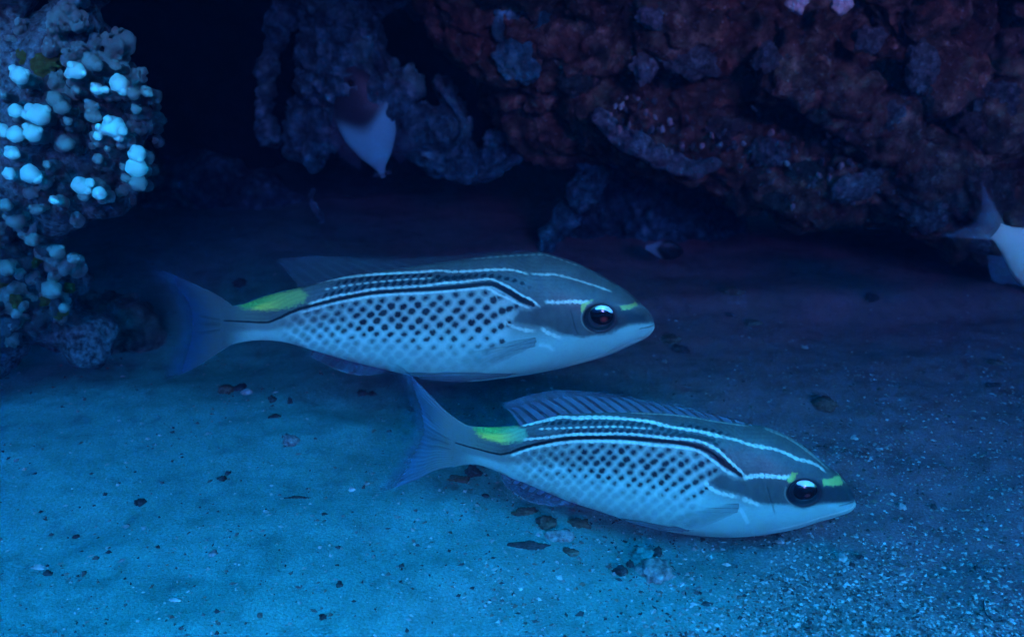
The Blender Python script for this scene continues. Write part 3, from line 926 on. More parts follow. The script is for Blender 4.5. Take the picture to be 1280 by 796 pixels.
    fin('anal_fin', g['base'], g['tip'], g['rays'], (0.08, 0.11, 0.15), (0.06, 0.09, 0.14), 0.8, 0.6, nu=150, lag=0.08, wide=(0.1, 0.5), edge=0.35)
    g = S['pelvic']
    fin('pelvic_fin', g['base'], g['tip'], g['rays'], (0.20, 0.24, 0.26), (0.20, 0.26, 0.32), 0.8, 0.8, nu=40, nv=60, side=1, off0=0.0004, off1=0.0015)
    g = S['pec']
    fin('pectoral_fin', g['base'], g['tip'], g['rays'], (0.22, 0.26, 0.27), (0.26, 0.32, 0.34), 0.55, 0.18, nu=80, nv=60, side=1, off0=0.0008, off1=0.0045, ray_dark=0.30, soft=True)
    return root


import time
_t0 = time.time()
build_bream(FISH['F'], 'nearer striped bream, sand below its belly, brighter back fin raised, snout over gravel')
build_bream(FISH['R'], 'farther striped bream, nose towards the cave, dark folded back fin, tail by the corals')
print('fish', time.time() - _t0)

# ------------------------------------------------------------------ rock building by blobs
ICO = bmesh.new()
bmesh.ops.create_icosphere(ICO, subdivisions=2, radius=1.0)
ICO.verts.ensure_lookup_table()
ICO_V = np.array([v.co[:] for v in ICO.verts])
ICO_F = np.array([[v.index for v in f.verts] for f in ICO.faces])
ICO.free()
ICO3 = bmesh.new()
bmesh.ops.create_icosphere(ICO3, subdivisions=3, radius=1.0)
ICO3.verts.ensure_lookup_table()
ICO3_V = np.array([v.co[:] for v in ICO3.verts])
ICO3_F = np.array([[v.index for v in f.verts] for f in ICO3.faces])
ICO3.free()
ICO1 = bmesh.new()
bmesh.ops.create_icosphere(ICO1, subdivisions=1, radius=1.0)
ICO1.verts.ensure_lookup_table()
ICO1_V = np.array([v.co[:] for v in ICO1.verts])
ICO1_F = np.array([[v.index for v in f.verts] for f in ICO1.faces])
ICO1.free()


def rand_rot(r):
    q = r.normal(size=4)
    q /= np.linalg.norm(q)
    w, x, y, z = q
    return np.array([[1 - 2 * (y * y + z * z), 2 * (x * y - z * w), 2 * (x * z + y * w)],
                     [2 * (x * y + z * w), 1 - 2 * (x * x + z * z), 2 * (y * z - x * w)],
                     [2 * (x * z - y * w), 2 * (y * z + x * w), 1 - 2 * (x * x + y * y)]])


def blob_mesh(name, blobs, voxel, mat, amp=0.01, scale=20, origin=(0, 0, 0), ridge=0.5, seed=0, octs=5):
    """union of ellipsoids (centre, radii) fused by a voxel remesh, then roughened along the normals"""
    Vs, Fs, off = [], [], 0
    r = np.random.default_rng(100 + seed)
    for c_, rad in blobs:
        rad = np.array(rad if hasattr(rad, '__len__') else (rad,) * 3)
        v = ICO_V * rad
        v = v * (1 + 0.10 * r.normal(size=(len(v), 1)) * 0.6)
        Vs.append(v + np.array(c_) - np.array(origin))
        Fs.append(ICO_F + off)
        off += len(v)
    me = mesh_np(name + '_raw', np.vstack(Vs), np.vstack(Fs), None)
    o = bpy.data.objects.new('tmp', me)
    COL.objects.link(o)
    md = o.modifiers.new('r', 'REMESH')
    md.mode = 'VOXEL'
    md.voxel_size = voxel
    md.use_smooth_shade = True
    dg = bpy.context.evaluated_depsgraph_get()
    me2 = bpy.data.meshes.new_from_object(o.evaluated_get(dg))
    bpy.data.objects.remove(o)
    bpy.data.meshes.remove(me)
    n = len(me2.vertices)
    co = np.empty(n * 3, np.float32)
    me2.vertices.foreach_get('co', co)
    nr = np.empty(n * 3, np.float32)
    me2.vertices.foreach_get('normal', nr)
    co, nr = co.reshape(-1, 3).astype(float), nr.reshape(-1, 3)
    W_ = co + np.array(origin)
    d = fbm(W_, scale, octs, 0.55, off=seed * 7.7) * amp * (1 - ridge) + fbm(W_, scale * 1.6, octs, 0.55, True, off=seed * 3.1 + 50) * amp * ridge
    wv = np.stack([fbm(W_, scale * 0.7, 2, off=seed + 10.0), fbm(W_, scale * 0.7, 2, off=seed + 40.0), fbm(W_, scale * 0.7, 2, off=seed + 90.0)], 1)
    pits = smooth(0.28, 0.5, fbm(W_, scale * 2.2, 2, off=seed + 5.0)) * amp * 0.9
    co = co + nr * (d - pits)[:, None] + wv * amp * 0.5
    me2.vertices.foreach_set('co', co.astype(np.float32).ravel())
    me2.polygons.foreach_set('use_smooth', [True] * len(me2.polygons))
    me2.materials.clear()
    me2.materials.append(mat)
    me2.name = name
    me2.update()
    return me2


def pb(x, y, Y, rpx, ry=None, rz=None):
    """blob at photo position x, y and world depth Y; radius given in photo pixels (x, depth factor, z)"""
    P = at_y(x, y, Y)
    k = Y / FPX
    return (P, (rpx * k, (ry or rpx) * k, (rz or rpx) * k))


# sand height
def sand_h(x, y):
    P = np.stack([x, y, np.zeros_like(x)], 1)
    h = fbm(P, 4.0, 3) * 0.013 + fbm(P, 16, 3, off=9.0) * 0.0055 + fbm(P, 60, 2, off=4.0) * 0.0010
    # low ridge on the right behind the fish and a hump on the left at the back
    h = h + 0.012 * np.exp(-((y - 0.86 - 0.10 * (x - 0.1)) / 0.05) ** 2) * smooth(0.0, 0.12, x)
    h = h + 0.020 * np.exp(-((x + 0.38) / 0.2) ** 2 - ((y - 1.05) / 0.15) ** 2)
    return h


def floor_pt(px, py):
    p = on_floor(px, py)
    for _ in range(3):
        h = sand_h(np.array([p[0]]), np.array([p[1]]))[0]
        p = on_floor(px, py, h)
    return p


def axis_pts(lo, hi, step, far):
    a = np.arange(lo, hi, step)
    g = step * np.cumprod(np.full(60, 1.13))
    g = np.cumsum(g)
    g = g[g < far]
    return np.concatenate([lo - g[::-1], a, hi + g])


gx = axis_pts(-0.75, 0.75, 0.0035, 9.0)
gy = axis_pts(0.24, 1.45, 0.0035, 9.0)
X, Y_ = np.meshgrid(gx, gy, indexing='ij')
xf, yf = X.ravel(), Y_.ravel()
V = np.stack([xf, yf, sand_h(xf, yf)], 1)
# browner sand right and back with painted shade; painted cyan light front and left
P3 = np.stack([xf, yf, 0 * xf], 1)
brown = smooth(-0.15, 0.25, xf + 0.35 * (yf - 0.55) + 0.15 * fbm(P3, 5, 3))  # mask towards the shade-toned tint
tint_lit, tint_shade = np.array([0.30, 1.0, 0.94]), np.array([0.85, 0.46, 0.52])
colr = tint_lit[None] * (1 - brown[:, None]) + tint_shade[None] * brown[:, None]
spt = np.clip(smooth(0.05, 0.5, fbm(P3, 26, 4, off=3.0)) * 0.20 + smooth(0.1, 0.5, fbm(P3, 80, 3, off=8.0)) * 0.22, 0, 0.5)
colr = colr * (1 - spt[:, None])
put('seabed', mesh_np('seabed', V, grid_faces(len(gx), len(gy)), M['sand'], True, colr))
tag(bpy.data.objects['seabed'], kind='structure')

# gravel: tens of thousands of grains and chips in one object
def grains(name, n, sampler, smin, smax, mats, shades, seed):
    r = np.random.default_rng(seed)
    P = sampler(r, n)
    n = len(P)
    oc = np.array([[1, 0, 0], [-1, 0, 0], [0, 1, 0], [0, -1, 0], [0, 0, 1], [0, 0, -1.0]])
    of = np.array([[0, 2, 4], [2, 1, 4], [1, 3, 4], [3, 0, 4], [2, 0, 5], [1, 2, 5], [3, 1, 5], [0, 3, 5]])
    size = smin + (smax - smin) * r.random(n) ** 3.0
    v = oc[None] * (0.55 + 0.9 * r.random((n, 6, 1)))
    sc = np.stack([size * r.uniform(0.6, 1.5, n), size * r.uniform(0.6, 1.3, n), size * r.uniform(0.35, 0.8, n)], 1)
    v = v * sc[:, None, :]
    th = r.uniform(0, 2 * np.pi, n)
    ti = r.uniform(-0.6, 0.6, n)
    cx, sx = np.cos(ti), np.sin(ti)
    y2 = v[..., 1] * cx[:, None] - v[..., 2] * sx[:, None]
    z2 = v[..., 1] * sx[:, None] + v[..., 2] * cx[:, None]
    ct, st = np.cos(th), np.sin(th)
    xx = v[..., 0] * ct[:, None] - y2 * st[:, None]
    yy = v[..., 0] * st[:, None] + y2 * ct[:, None]
    V = np.stack([xx, yy, z2], -1) + P[:, None, :]
    V = V.reshape(-1, 3)
    Fc = (of[None] + (np.arange(n) * 6)[:, None, None]).reshape(-1, 3)
    sh = np.array(shades)[r.integers(0, len(shades), n)] * r.uniform(0.75, 1.2, (n, 1))
    c = np.clip(sh, 0, 0.9)[:, None, :].repeat(6, 1).reshape(-1, 3)
    return put(name, mesh_np(name, V, Fc, mats, False, c))


m, nt, b = new_mat('grain')
att = nt.nodes.new('ShaderNodeAttribute')
att.attribute_name = 'col'
nt.links.new(att.outputs['Color'], b.inputs['Base Color'])
b.inputs['Roughness'].default_value = 0.8
M['grain'] = m


def samp(r, n):
    px = r.uniform(-120, 1400, n * 3)
    py = 300 + 560 * r.random(n * 3) ** 0.75
    p = on_floor(px, py)
    Pn = np.stack([p[:, 0], p[:, 1], p[:, 0] * 0], 1)
    dens = 0.05 + 0.95 * smooth(500, 1000, px) * smooth(380, 600, py)
    dens = dens * (0.35 + 1.5 * smooth(-0.1, 0.4, fbm(Pn, 9, 3, off=2.0)))
    k = r.random(n * 3) < dens
    p = p[k][:n]
    p[:, 2] = sand_h(p[:, 0], p[:, 1]) + 0.0001
    return p


g = grains('gravel', 42000, samp, 0.00025, 0.0015, M['grain'], [(0.50, 0.50, 0.50), (0.40, 0.39, 0.37), (0.30, 0.29, 0.28), (0.22, 0.21, 0.20), (0.10, 0.09, 0.08), (0.05, 0.045, 0.045), (0.20, 0.14, 0.11)], 3)
tag(g, kind='stuff')
print('sand', time.time() - _t0)


# ------------------------------------------------------------------ reef wall at the back of the cave
def sheet(name, nu, nv, fn, mat):
    u, v = np.meshgrid(np.linspace(0, 1, nu), np.linspace(0, 1, nv), indexing='ij')
    P = fn(u.ravel(), v.ravel())
    return mesh_np(name, P, grid_faces(nu, nv), mat, True)


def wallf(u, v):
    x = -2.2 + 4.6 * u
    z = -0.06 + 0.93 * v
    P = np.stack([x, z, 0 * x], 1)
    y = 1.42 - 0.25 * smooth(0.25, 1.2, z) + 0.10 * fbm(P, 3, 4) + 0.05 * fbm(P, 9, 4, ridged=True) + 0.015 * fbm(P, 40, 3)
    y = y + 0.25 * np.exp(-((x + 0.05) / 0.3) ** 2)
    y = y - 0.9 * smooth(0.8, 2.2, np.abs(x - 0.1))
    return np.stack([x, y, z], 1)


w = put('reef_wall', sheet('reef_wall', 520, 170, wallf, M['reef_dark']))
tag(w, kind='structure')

# ---- overhang at upper right
over = empty('reef_overhang', at_y(980, 240, 1.0))
tag(over, 'big dark red and brown encrusted rock ledge overhanging the sand at upper right', 'rock')
ob = np.array(over.location)
rr_ = np.random.default_rng(21)
bl = []
lip = [(628, 70, 38), (650, 95, 32), (690, 92, 40), (730, 100, 42), (770, 128, 48), (815, 150, 46), (860, 170, 44), (905, 188, 42), (950, 212, 46), (1000, 225, 46), (1050, 222, 44), (1100, 225, 40), (1150, 240, 42), (1205, 262, 40), (1260, 285, 48), (1320, 300, 60)]
for i, (x, y, r0) in enumerate(lip):
    bl.append(pb(x, y, 0.93 - 0.0001 * (x - 900), r0, r0 * 1.3))
for k in range(95):
    x = rr_.uniform(630, 1400)
    ylip = np.interp(x, [q[0] for q in lip], [q[1] for q in lip])
    y = rr_.uniform(-80, ylip - 5)
    bl.append(pb(x, y, 0.90 + 0.0004 * y + rr_.uniform(-0.02, 0.03), rr_.uniform(22, 60)))
for k in range(26):
    bl.append(pb(600 + 30 * k, -10 if k > 1 else 10, 0.97, 110 if k > 1 else 60))
    if k > 3: bl.append(pb(600 + 30 * k, 110, 1.03, 95, 95, 80))
for x, y, r0 in ((1130, 215, 28), (1180, 200, 30), (1100, 160, 34), (1050, 120, 30), (1000, 90, 34), (1240, 150, 36), (1190, 90, 32)):
    bl.append(pb(x, y, 0.86, r0))
put('rock_face', blob_mesh('overhang_face', bl, 0.0026, M['reef_red'], 0.030, 20, ob, 0.6, 1, 6), over)
# unseen roof added above the frame, shaped to shade the sand below
bl = []
for k in range(150):
    x = rr_.uniform(-1.2, 1.4)
    y = rr_.uniform(0.0, 1.0)
    edge_y = 0.28 - 0.02 * float(smooth(-0.20, 0.40, x))          # the roof reaches further forward on the right
    y = edge_y + y * (1.75 - edge_y)
    z = rr_.uniform(0.52, 0.70)
    q = rr_.uniform(0.10, 0.17)
    bl.append(((x, y, z), (q, q, rr_.uniform(0.08, 0.13))))
for k in range(22):                                                # unseen rock added outside the frame on the left to block side light
    y = 0.50 + 0.95 * (k % 11) / 10
    bl.append(((-0.92 - 0.04 * (k % 3), y, 0.12 + 0.26 * (k // 11)), (0.15, 0.12, 0.17)))
for k in range(24):
    x = -1.2 + 2.6 * k / 23
    edge_y = 0.28 - 0.02 * float(smooth(-0.20, 0.40, x))
    bl.append(((x, edge_y + 0.05, 0.54), (0.12, 0.11, 0.08)))
    bl.append(((x, edge_y + 0.22, 0.55), (0.13, 0.13, 0.09)))
    bl.append(((x, edge_y + 0.42, 0.56), (0.13, 0.15, 0.09)))
    bl.append(((x, edge_y + 0.65, 0.54), (0.13, 0.15, 0.09)))
put('shade_roof', blob_mesh('overhang_shade_roof', bl, 0.012, M['reef_red'], 0.03, 10, ob, 0.5, 2, 4), over)


def patch(name, x, y, Y, rx, rz, mat, parent, origin, seed, ry=None, amp=0.0034, scale=110, tilt=0):
    """one rounded crust lump"""
    r = np.random.default_rng(seed)
    bm = bmesh.new()
    bmesh.ops.create_icosphere(bm, subdivisions=5, radius=1.0)
    V = np.array([v.co[:] for v in bm.verts])
    F = np.array([[v.index for v in f.verts] for f in bm.faces])
    bm.free()
    k = Y / FPX
    lob = 1 + 0.75 * fbm(V, 1.3, 4, off=seed * 3.7)[:, None]
    V = V * lob
    V = V * np.array([rx * k, (ry or min(rx, rz) * 0.5) * k, rz * k])
    V = V + (V / (np.linalg.norm(V, axis=1)[:, None] + 1e-9)) * (fbm(V, scale, 4, ridged=True, off=seed * 1.3) * amp)[:, None]
    a = R(tilt)
    V = np.stack([V[:, 0] * math.cos(a) + V[:, 2] * math.sin(a), V[:, 1], -V[:, 0] * math.sin(a) + V[:, 2] * math.cos(a)], 1)
    P = at_y(x, y, Y) - origin
    return put(name, mesh_np(name, V + P, F, mat, True), parent)


for i, (x, y, Y, rx, rz, mt, tl) in enumerate([
        (1160, 222, 0.845, 34, 30, 'sponge_pink', 10), (1228, 243, 0.84, 31, 34, 'sponge_pink', -15), (1160, 263, 0.85, 30, 20, 'sponge_grey', 0),
        (1125, 140, 0.845, 26, 12, 'sponge_grey', -45), (1168, 122, 0.845, 18, 22, 'sponge_green', 0), (1085, 50, 0.83, 17, 14, 'sponge_grey', 0),
        (1150, 85, 0.83, 16, 26, 'sponge_grey', 0), (1032, 138, 0.85, 16, 15, 'sponge_green', 0), (1070, 166, 0.845, 14, 11, 'sponge_pink', 0),
        (958, 72, 0.84, 12, 14, 'sponge_grey', 0), (862, 75, 0.86, 32, 18, 'sponge_grey', 12), (806, 85, 0.86, 12, 14, 'ledge_pale', 0),
        (815, 22, 0.85, 16, 12, 'ledge_pale', 10), (996, 2, 0.80, 10, 10, 'stone_pale', 0), (1052, 4, 0.80, 9, 9, 'stone_pale', 0),
        (1212, 158, 0.84, 18, 16, 'sponge_pink', 0), (1250, 130, 0.84, 24, 20, 'sponge_grey', 20), (720, 100, 0.89, 20, 16, 'sponge_green', 0),
        (645, 75, 0.88, 24, 20, 'reef_blue', 35), (640, 35, 0.89, 18, 26, 'reef_blue', 0), (670, 15, 0.88, 14, 18, 'reef_blue', 0),
        (1225, 303, 0.86, 22, 10, 'sponge_grey', 12), (1075, 232, 0.86, 26, 12, 'sponge_grey', -35), (1062, 232, 0.85, 20, 9, 'ledge_pale', -40),
        (960, 190, 0.87, 22, 14, 'sponge_grey', 0), (1010, 215, 0.87, 20, 12, 'sponge_green', 10), (905, 160, 0.87, 18, 12, 'sponge_pink', 0), (985, 250, 0.88, 26, 10, 'sponge_green', 8)]):
    patch('encrusting_coral', x, y, Y, rx, rz, M[mt], over, ob, 40 + i, ry=min(rx, rz) * 0.75, tilt=tl)
# pale rim of the ledge
S1 = spline([(750, 146), (775, 170), (800, 183), (830, 197), (860, 210), (888, 206)], 22)
bl = []
for i, (x, y) in enumerate(S1):
    w_ = 5 + 8 * math.sin(math.pi * (i + 1) / 23) + rr_.uniform(-2, 2)
    bl.append(pb(x, y + rr_.uniform(-2, 2), 0.875, 10, 14, w_))
put('pale_crust', blob_mesh('pale_crust', bl, 0.0018, M['ledge_pale'], 0.006, 60, ob, 0.5, 31, 4), over)
# little pale tubes on the ledge
for i in range(130):
    x = rr_.uniform(760, 1200)
    y = np.interp(x, [780, 850, 920, 1000, 1110], [145, 172, 175, 200, 215]) + rr_.normal() * 22
    patch('tube_worm', x, y, 0.862 + rr_.uniform(-0.004, 0.004), rr_.uniform(1.2, 2.6), rr_.uniform(1.8, 4.5), M['stone_pale' if i % 4 == 0 else 'ledge_pale'], over, ob, 120 + i, ry=6, amp=0.0006, tilt=rr_.uniform(-50, 50))

# ---- pierced rock in the middle, with its arches and pillar
arch = empty('pierced_rock', at_y(450, 110, 1.05))
tag(arch, 'pierced grey reef rock with thin arches hanging above the dark cave mouth', 'rock')
ab_ = np.array(arch.location)
bl = []


def limb(pts, Y, step=0.3):
    """a run of overlapping blobs along x, y, radius points"""
    P = np.array(pts, float)
    for (x0, y0, r0), (x1, y1, r1) in zip(P[:-1], P[1:]):
        L = math.hypot(x1 - x0, y1 - y0)
        n = max(1, int(L / (step * 0.5 * (r0 + r1))))
        for i in range(n):
            t = i / n
            r = (r0 * (1 - t) + r1 * t) * rr_.uniform(0.75, 1.0)
            bl.append(pb(x0 + (x1 - x0) * t + rr_.normal() * r * 0.15, y0 + (y1 - y0) * t + rr_.normal() * r * 0.15, Y, r, r * 1.2))


limb([(415, -30, 30), (410, 20, 26), (418, 60, 25), (425, 100, 30), (440, 135, 27)], 1.03)
limb([(395, 60, 20), (400, 100, 20), (470, 90, 18), (478, 125, 18)], 1.03)
limb([(385, 0, 22), (455, 30, 20), (430, 60, 30), (415, 120, 28)], 1.04)
limb([(490, 160, 18), (535, 175, 20), (565, 185, 16), (590, 205, 14)], 1.04)
limb([(440, 20, 18), (450, 60, 20), (455, 100, 26), (462, 130, 24)], 1.02)
limb([(430, 110, 28), (468, 112, 18), (488, 135, 14), (500, 122, 11), (508, 100, 7), (511, 86, 4)], 1.01)
limb([(509, 86, 3), (514, 100, 4), (520, 120, 8)], 1.01)
limb([(455, 132, 24), (475, 145, 20), (500, 146, 18), (530, 158, 20), (555, 160, 17), (571, 160, 10), (573, 145, 7), (562, 122, 5), (548, 103, 3)], 1.02)
limb([(500, 158, 16), (525, 182, 16), (550, 200, 14), (575, 212, 12), (605, 206, 12), (630, 188, 15), (655, 168, 18), (680, 155, 22), (710, 148, 26), (745, 150, 26)], 1.03)
limb([(738, 160, 20), (745, 190, 14), (742, 215, 11), (726, 238, 10), (712, 255, 9), (700, 276, 8), (688, 300, 8), (684, 320, 9)], 1.03)
limb([(742, 215, 9), (735, 240, 10), (720, 250, 8)], 1.01)
limb([(375, -20, 18), (356, 10, 12), (345, 45, 9), (338, 80, 6), (333, 110, 5), (330, 140, 7), (336, 170, 9)], 1.06)
limb([(432, 130, 22), (410, 165, 14), (398, 185, 11), (388, 198, 8), (386, 212, 4)], 1.04)
limb([(395, 110, 14), (378, 140, 12), (368, 165, 11), (375, 190, 10), (392, 195, 9)], 1.06)
for (x, y, r0, Y) in [(640, 20, 50, 1.12), (590, -20, 50, 1.15), (530, -30, 46, 1.15), (680, 120, 40, 1.1), (470, -25, 40, 1.12), (700, 60, 60, 1.14), (770, 210, 34, 1.12), (800, 250, 30, 1.16)]:
    bl.append(pb(x, y, Y, r0))
for (x, y, r0) in [(765, 205, 34), (785, 235, 36), (820, 255, 34), (860, 265, 34), (900, 280, 30), (765, 262, 26), (735, 285, 18), (795, 290, 28), (840, 300, 24), (715, 300, 14)]:
    bl.append(pb(x, y, 1.10, r0))
put('rock_body', blob_mesh('pierced_rock_body', bl, 0.0022, M['reef_blue'], 0.016, 42, ab_, 0.6, 5, 6), arch)

# thin curled rims of the ledge and its hollows
for i, rim in enumerate([[(498, 128, 4), (504, 104, 3), (511, 84, 2.5), (516, 98, 3), (526, 118, 4)],
                         [(546, 98, 2.5), (556, 116, 3), (568, 132, 3.5), (580, 152, 4), (581, 168, 4), (574, 184, 4), (560, 197, 4)],
                         [(484, 168, 4), (500, 178, 4), (522, 197, 4), (548, 212, 5), (578, 226, 5), (602, 222, 4), (626, 214, 5), (645, 197, 5), (664, 184, 5), (690, 183, 5), (708, 172, 4)],
                         [(706, 172, 3), (716, 190, 4), (724, 206, 4), (738, 208, 5), (746, 190, 4)],
                         [(392, 236, 2.5), (390, 252, 3), (396, 266, 3), (405, 276, 4)],
                         [(398, 20, 6), (402, 50, 5), (404, 80, 6), (412, 110, 6), (430, 128, 5)],
                         [(440, 10, 5), (462, 50, 6), (474, 78, 5), (484, 96, 5), (480, 112, 5)]]):
    bl = []
    limb(rim, 1.0, 0.5)
    put('thin_rim', blob_mesh('thin_rim', bl, 0.0016, M['reef_blue'], 0.006, 70, ab_, 0.5, 60 + i, 4), arch)

# ---- low rock shelf behind the sand at the back left
rk = empty('background_boulder', at_y(270, 260, 1.35))
tag(rk, 'dim bluish boulder behind the sand at the left back of the cave', 'rock')
bl = [pb(x, y, 1.25, r0) for x, y, r0 in [(210, 240, 40), (265, 235, 46), (320, 250, 36), (160, 220, 46), (360, 265, 24), (300, 280, 14), (230, 275, 26)]]
put('rock_body', blob_mesh('boulder_body', bl, 0.006, M['reef_blue'], 0.016, 14, np.array(rk.location), 0.5, 8), rk)
print('rocks', time.time() - _t0)

# ------------------------------------------------------------------ corals at left
def finger(seed, lumps):
    r = np.random.default_rng(seed)
    Vs, Fs, off = [], [], 0
    n = 22
    m_ = 14
    t = np.linspace(0, 1, n)
    rad = 0.36 * (1 - 0.35 * t) * np.sqrt(np.clip(1 - ((t - 0.12) / 0.90) ** 8, 0, 1)) + 0.02
    bend = r.normal(size=2) * 0.18
    a = np.linspace(0, 2 * np.pi, m_, endpoint=False)
    P = np.stack([bend[0] * t[:, None] ** 2 + rad[:, None] * np.cos(a), bend[1] * t[:, None] ** 2 + rad[:, None] * np.sin(a), t[:, None] * 1.0 + 0 * a], -1).reshape(-1, 3)
    Vs.append(P)
    Fs += grid_faces(n, m_, True).tolist()
    Fs.append([(n - 1) * m_ + j for j in range(m_)])
    Fs.append([j for j in range(m_)][::-1])
    off = len(P)
    for k in range(lumps):
        tt = r.uniform(0.25, 0.95)
        an = r.uniform(0, 2 * np.pi)
        c_ = np.array([bend[0] * tt ** 2 + 0.26 * math.cos(an), bend[1] * tt ** 2 + 0.26 * math.sin(an), tt])
        v = ICO_V * r.uniform(0.12, 0.24) * np.array([1, 1, r.uniform(1.0, 1.7)]) + c_
        Vs.append(v)
        Fs += (ICO_F + off).tolist()
        off += len(v)
    V = np.vstack(Vs)
    V = V + 0.16 * np.stack([fbm(V, 3.5, 3, off=1.0), fbm(V, 3.5, 3, off=7.0), fbm(V, 3.5, 3, off=13.0)], 1)
    return V, Fs


PROTO = {}
for mt in ('coral_dark', 'coral_mid', 'coral_olive'):
    for s_ in range(5):
        V, Fs = finger(s_, 9)
        PROTO[mt, s_] = mesh_np('branch_' + mt, V, Fs, M[mt])


def ball_mesh(seed, mat):
    """a rounded tip with smaller knobs budding from it"""
    r = np.random.default_rng(60 + seed)
    Vs, Fs = [ICO3_V * (1 + 0.22 * fbm(ICO3_V, 1.5, 3, off=seed * 5.1)[:, None])], [ICO3_F]
    off = len(ICO3_V)
    for k in range(4):
        d = r.normal(size=3)
        d /= np.linalg.norm(d)
        q = r.uniform(0.22, 0.46)
        v = ICO_V * q * (1 + 0.25 * fbm(ICO_V, 1.4, 2, off=k * 3.3)[:, None]) + d * np.array([1.15, 1, 0.95]) * r.uniform(0.70, 0.92)
        Vs.append(v)
        Fs.append(ICO_F + off)
        off += len(v)
    V = np.vstack(Vs)
    V = V + 0.05 * fbm(V, 5.0, 2, off=2.0)[:, None]
    return mesh_np('tip', V, np.vstack(Fs), mat)


TIPS = {(mt, s_): ball_mesh(s_, M[mt]) for mt in ('coral_tip', 'coral_tip_dim') for s_ in range(4)}


def branch(px, py, Y, length_px, mt, parent, origin, r, aim=None):
    P = at_y(px, py, Y)
    k = Y / FPX * length_px
    o = put('branch', PROTO[mt, int(r.integers(0, 5))], parent)
    dirv = Vector(aim if aim is not None else (r.normal() * 0.4 + 0.35, -0.8 + r.normal() * 0.3, 0.5 + r.normal() * 0.35)).normalized()
    o.rotation_euler = dirv.to_track_quat('Z', 'Y').to_euler()
    o.location = Vector(P - origin) - dirv * k
    wd = r.uniform(0.7, 1.15)
    o.scale = (k * wd, k * wd, k)
    return o


up = empty('coral_colony', at_y(70, 160, 0.56))
tag(up, 'knobbly branching coral with glowing pale round tips at the upper left', 'coral', 'corals on the left side')
uo = np.array(up.location)
bl = [pb(x, y, 0.60, r0) for x, y, r0 in [(20, 90, 60), (70, 80, 60), (120, 110, 52), (60, 150, 70), (120, 170, 52), (20, 200, 66), (80, 225, 55), (120, 230, 36), (-50, 130, 90), (-60, 30, 90), (85, 40, 32), (90, 0, 24), (150, 90, 22), (165, 150, 22), (-40, 230, 70), (60, 265, 30), (92, -40, 40), (-150, 0, 120), (-150, 150, 120), (-260, 80, 140), (-150, 260, 90), (-20, -90, 90), (60, -100, 60)]]  # includes unseen blobs left and above, added to shade the sand
put('coral_base', blob_mesh('coral_base', bl, 0.005, M['coral_dark'], 0.012, 30, uo, 0.5, 11), up)
rc = np.random.default_rng(33)
outline = [(-30, 75), (10, 45), (35, 20), (60, 40), (72, -10), (105, -10), (112, 35), (150, 42), (172, 55), (180, 85), (195, 120), (205, 160), (190, 215), (180, 240), (150, 262), (90, 275), (30, 268), (-30, 250)]
cnt = 0
while cnt < 280:
    x, y = rc.uniform(-30, 205), rc.uniform(-10, 275)
    if sdf(np.array([x]), np.array([y]), outline)[0] < 1: continue
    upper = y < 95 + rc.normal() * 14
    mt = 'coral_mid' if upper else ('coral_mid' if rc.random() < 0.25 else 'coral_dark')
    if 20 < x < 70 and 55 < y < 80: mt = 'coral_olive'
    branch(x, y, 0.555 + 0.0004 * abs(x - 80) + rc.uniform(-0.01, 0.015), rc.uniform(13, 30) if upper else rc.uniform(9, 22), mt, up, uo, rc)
    cnt += 1
tipl = [(75, 290, 34, 1), (290, 270, 34, 1), (262, 285, 16, 1), (455, 320, 34, 1), (470, 345, 22, 1), (370, 340, 24, 1), (405, 345, 14, 1), (60, 425, 26, 1), (150, 440, 42, 1), (105, 440, 22, 1), (8, 500, 26, 1), (60, 515, 32, 1), (125, 510, 34, 1), (45, 585, 28, 1), (35, 665, 24, 1), (115, 665, 36, 1), (140, 685, 20, 1),
        (435, 485, 44, 1), (375, 520, 18, 1), (378, 488, 14, 1), (455, 525, 20, 1), (400, 500, 20, 1), (525, 590, 34, 1), (522, 640, 40, 1), (472, 640, 14, 0), (310, 710, 36, 1), (345, 700, 18, 1), (380, 740, 26, 1), (320, 750, 22, 0), (205, 765, 18, 1), (375, 608, 20, 0), (250, 550, 32, 0), (350, 410, 26, 0), (355, 442, 30, 0),
        (210, 380, 30, 0), (235, 410, 30, 0), (260, 465, 16, 0), (350, 235, 34, 0), (370, 250, 24, 0), (20, 785, 26, 0), (510, 360, 24, 0), (560, 350, 22, 0), (180, 630, 16, 0), (290, 345, 18, 0), (10, 360, 16, 0), (480, 680, 18, 0), (530, 700, 34, 0), (410, 570, 12, 0), (520, 420, 18, 0), (440, 250, 20, 0)]
for i, (zx, zy, zr, br) in enumerate(tipl):
    x, y, r0 = zx / 3.062, zy / 3.062, zr / 3.062
    Yd = 0.53
    P = at_y(x, y, Yd)
    o = put('tip', TIPS['coral_tip' if br else 'coral_tip_dim', i % 4], up, P - uo)
    k = Yd / FPX * r0
    o.scale = (k * 1.0, k, k * 0.95)
    o.rotation_euler = (0, rc.uniform(0.1, 0.7), 0)
    branch(x + 2, y + 3, Yd + 0.012, 22, 'coral_mid' if br else 'coral_dark', up, uo, rc, (-0.1, -0.9, 0.25))

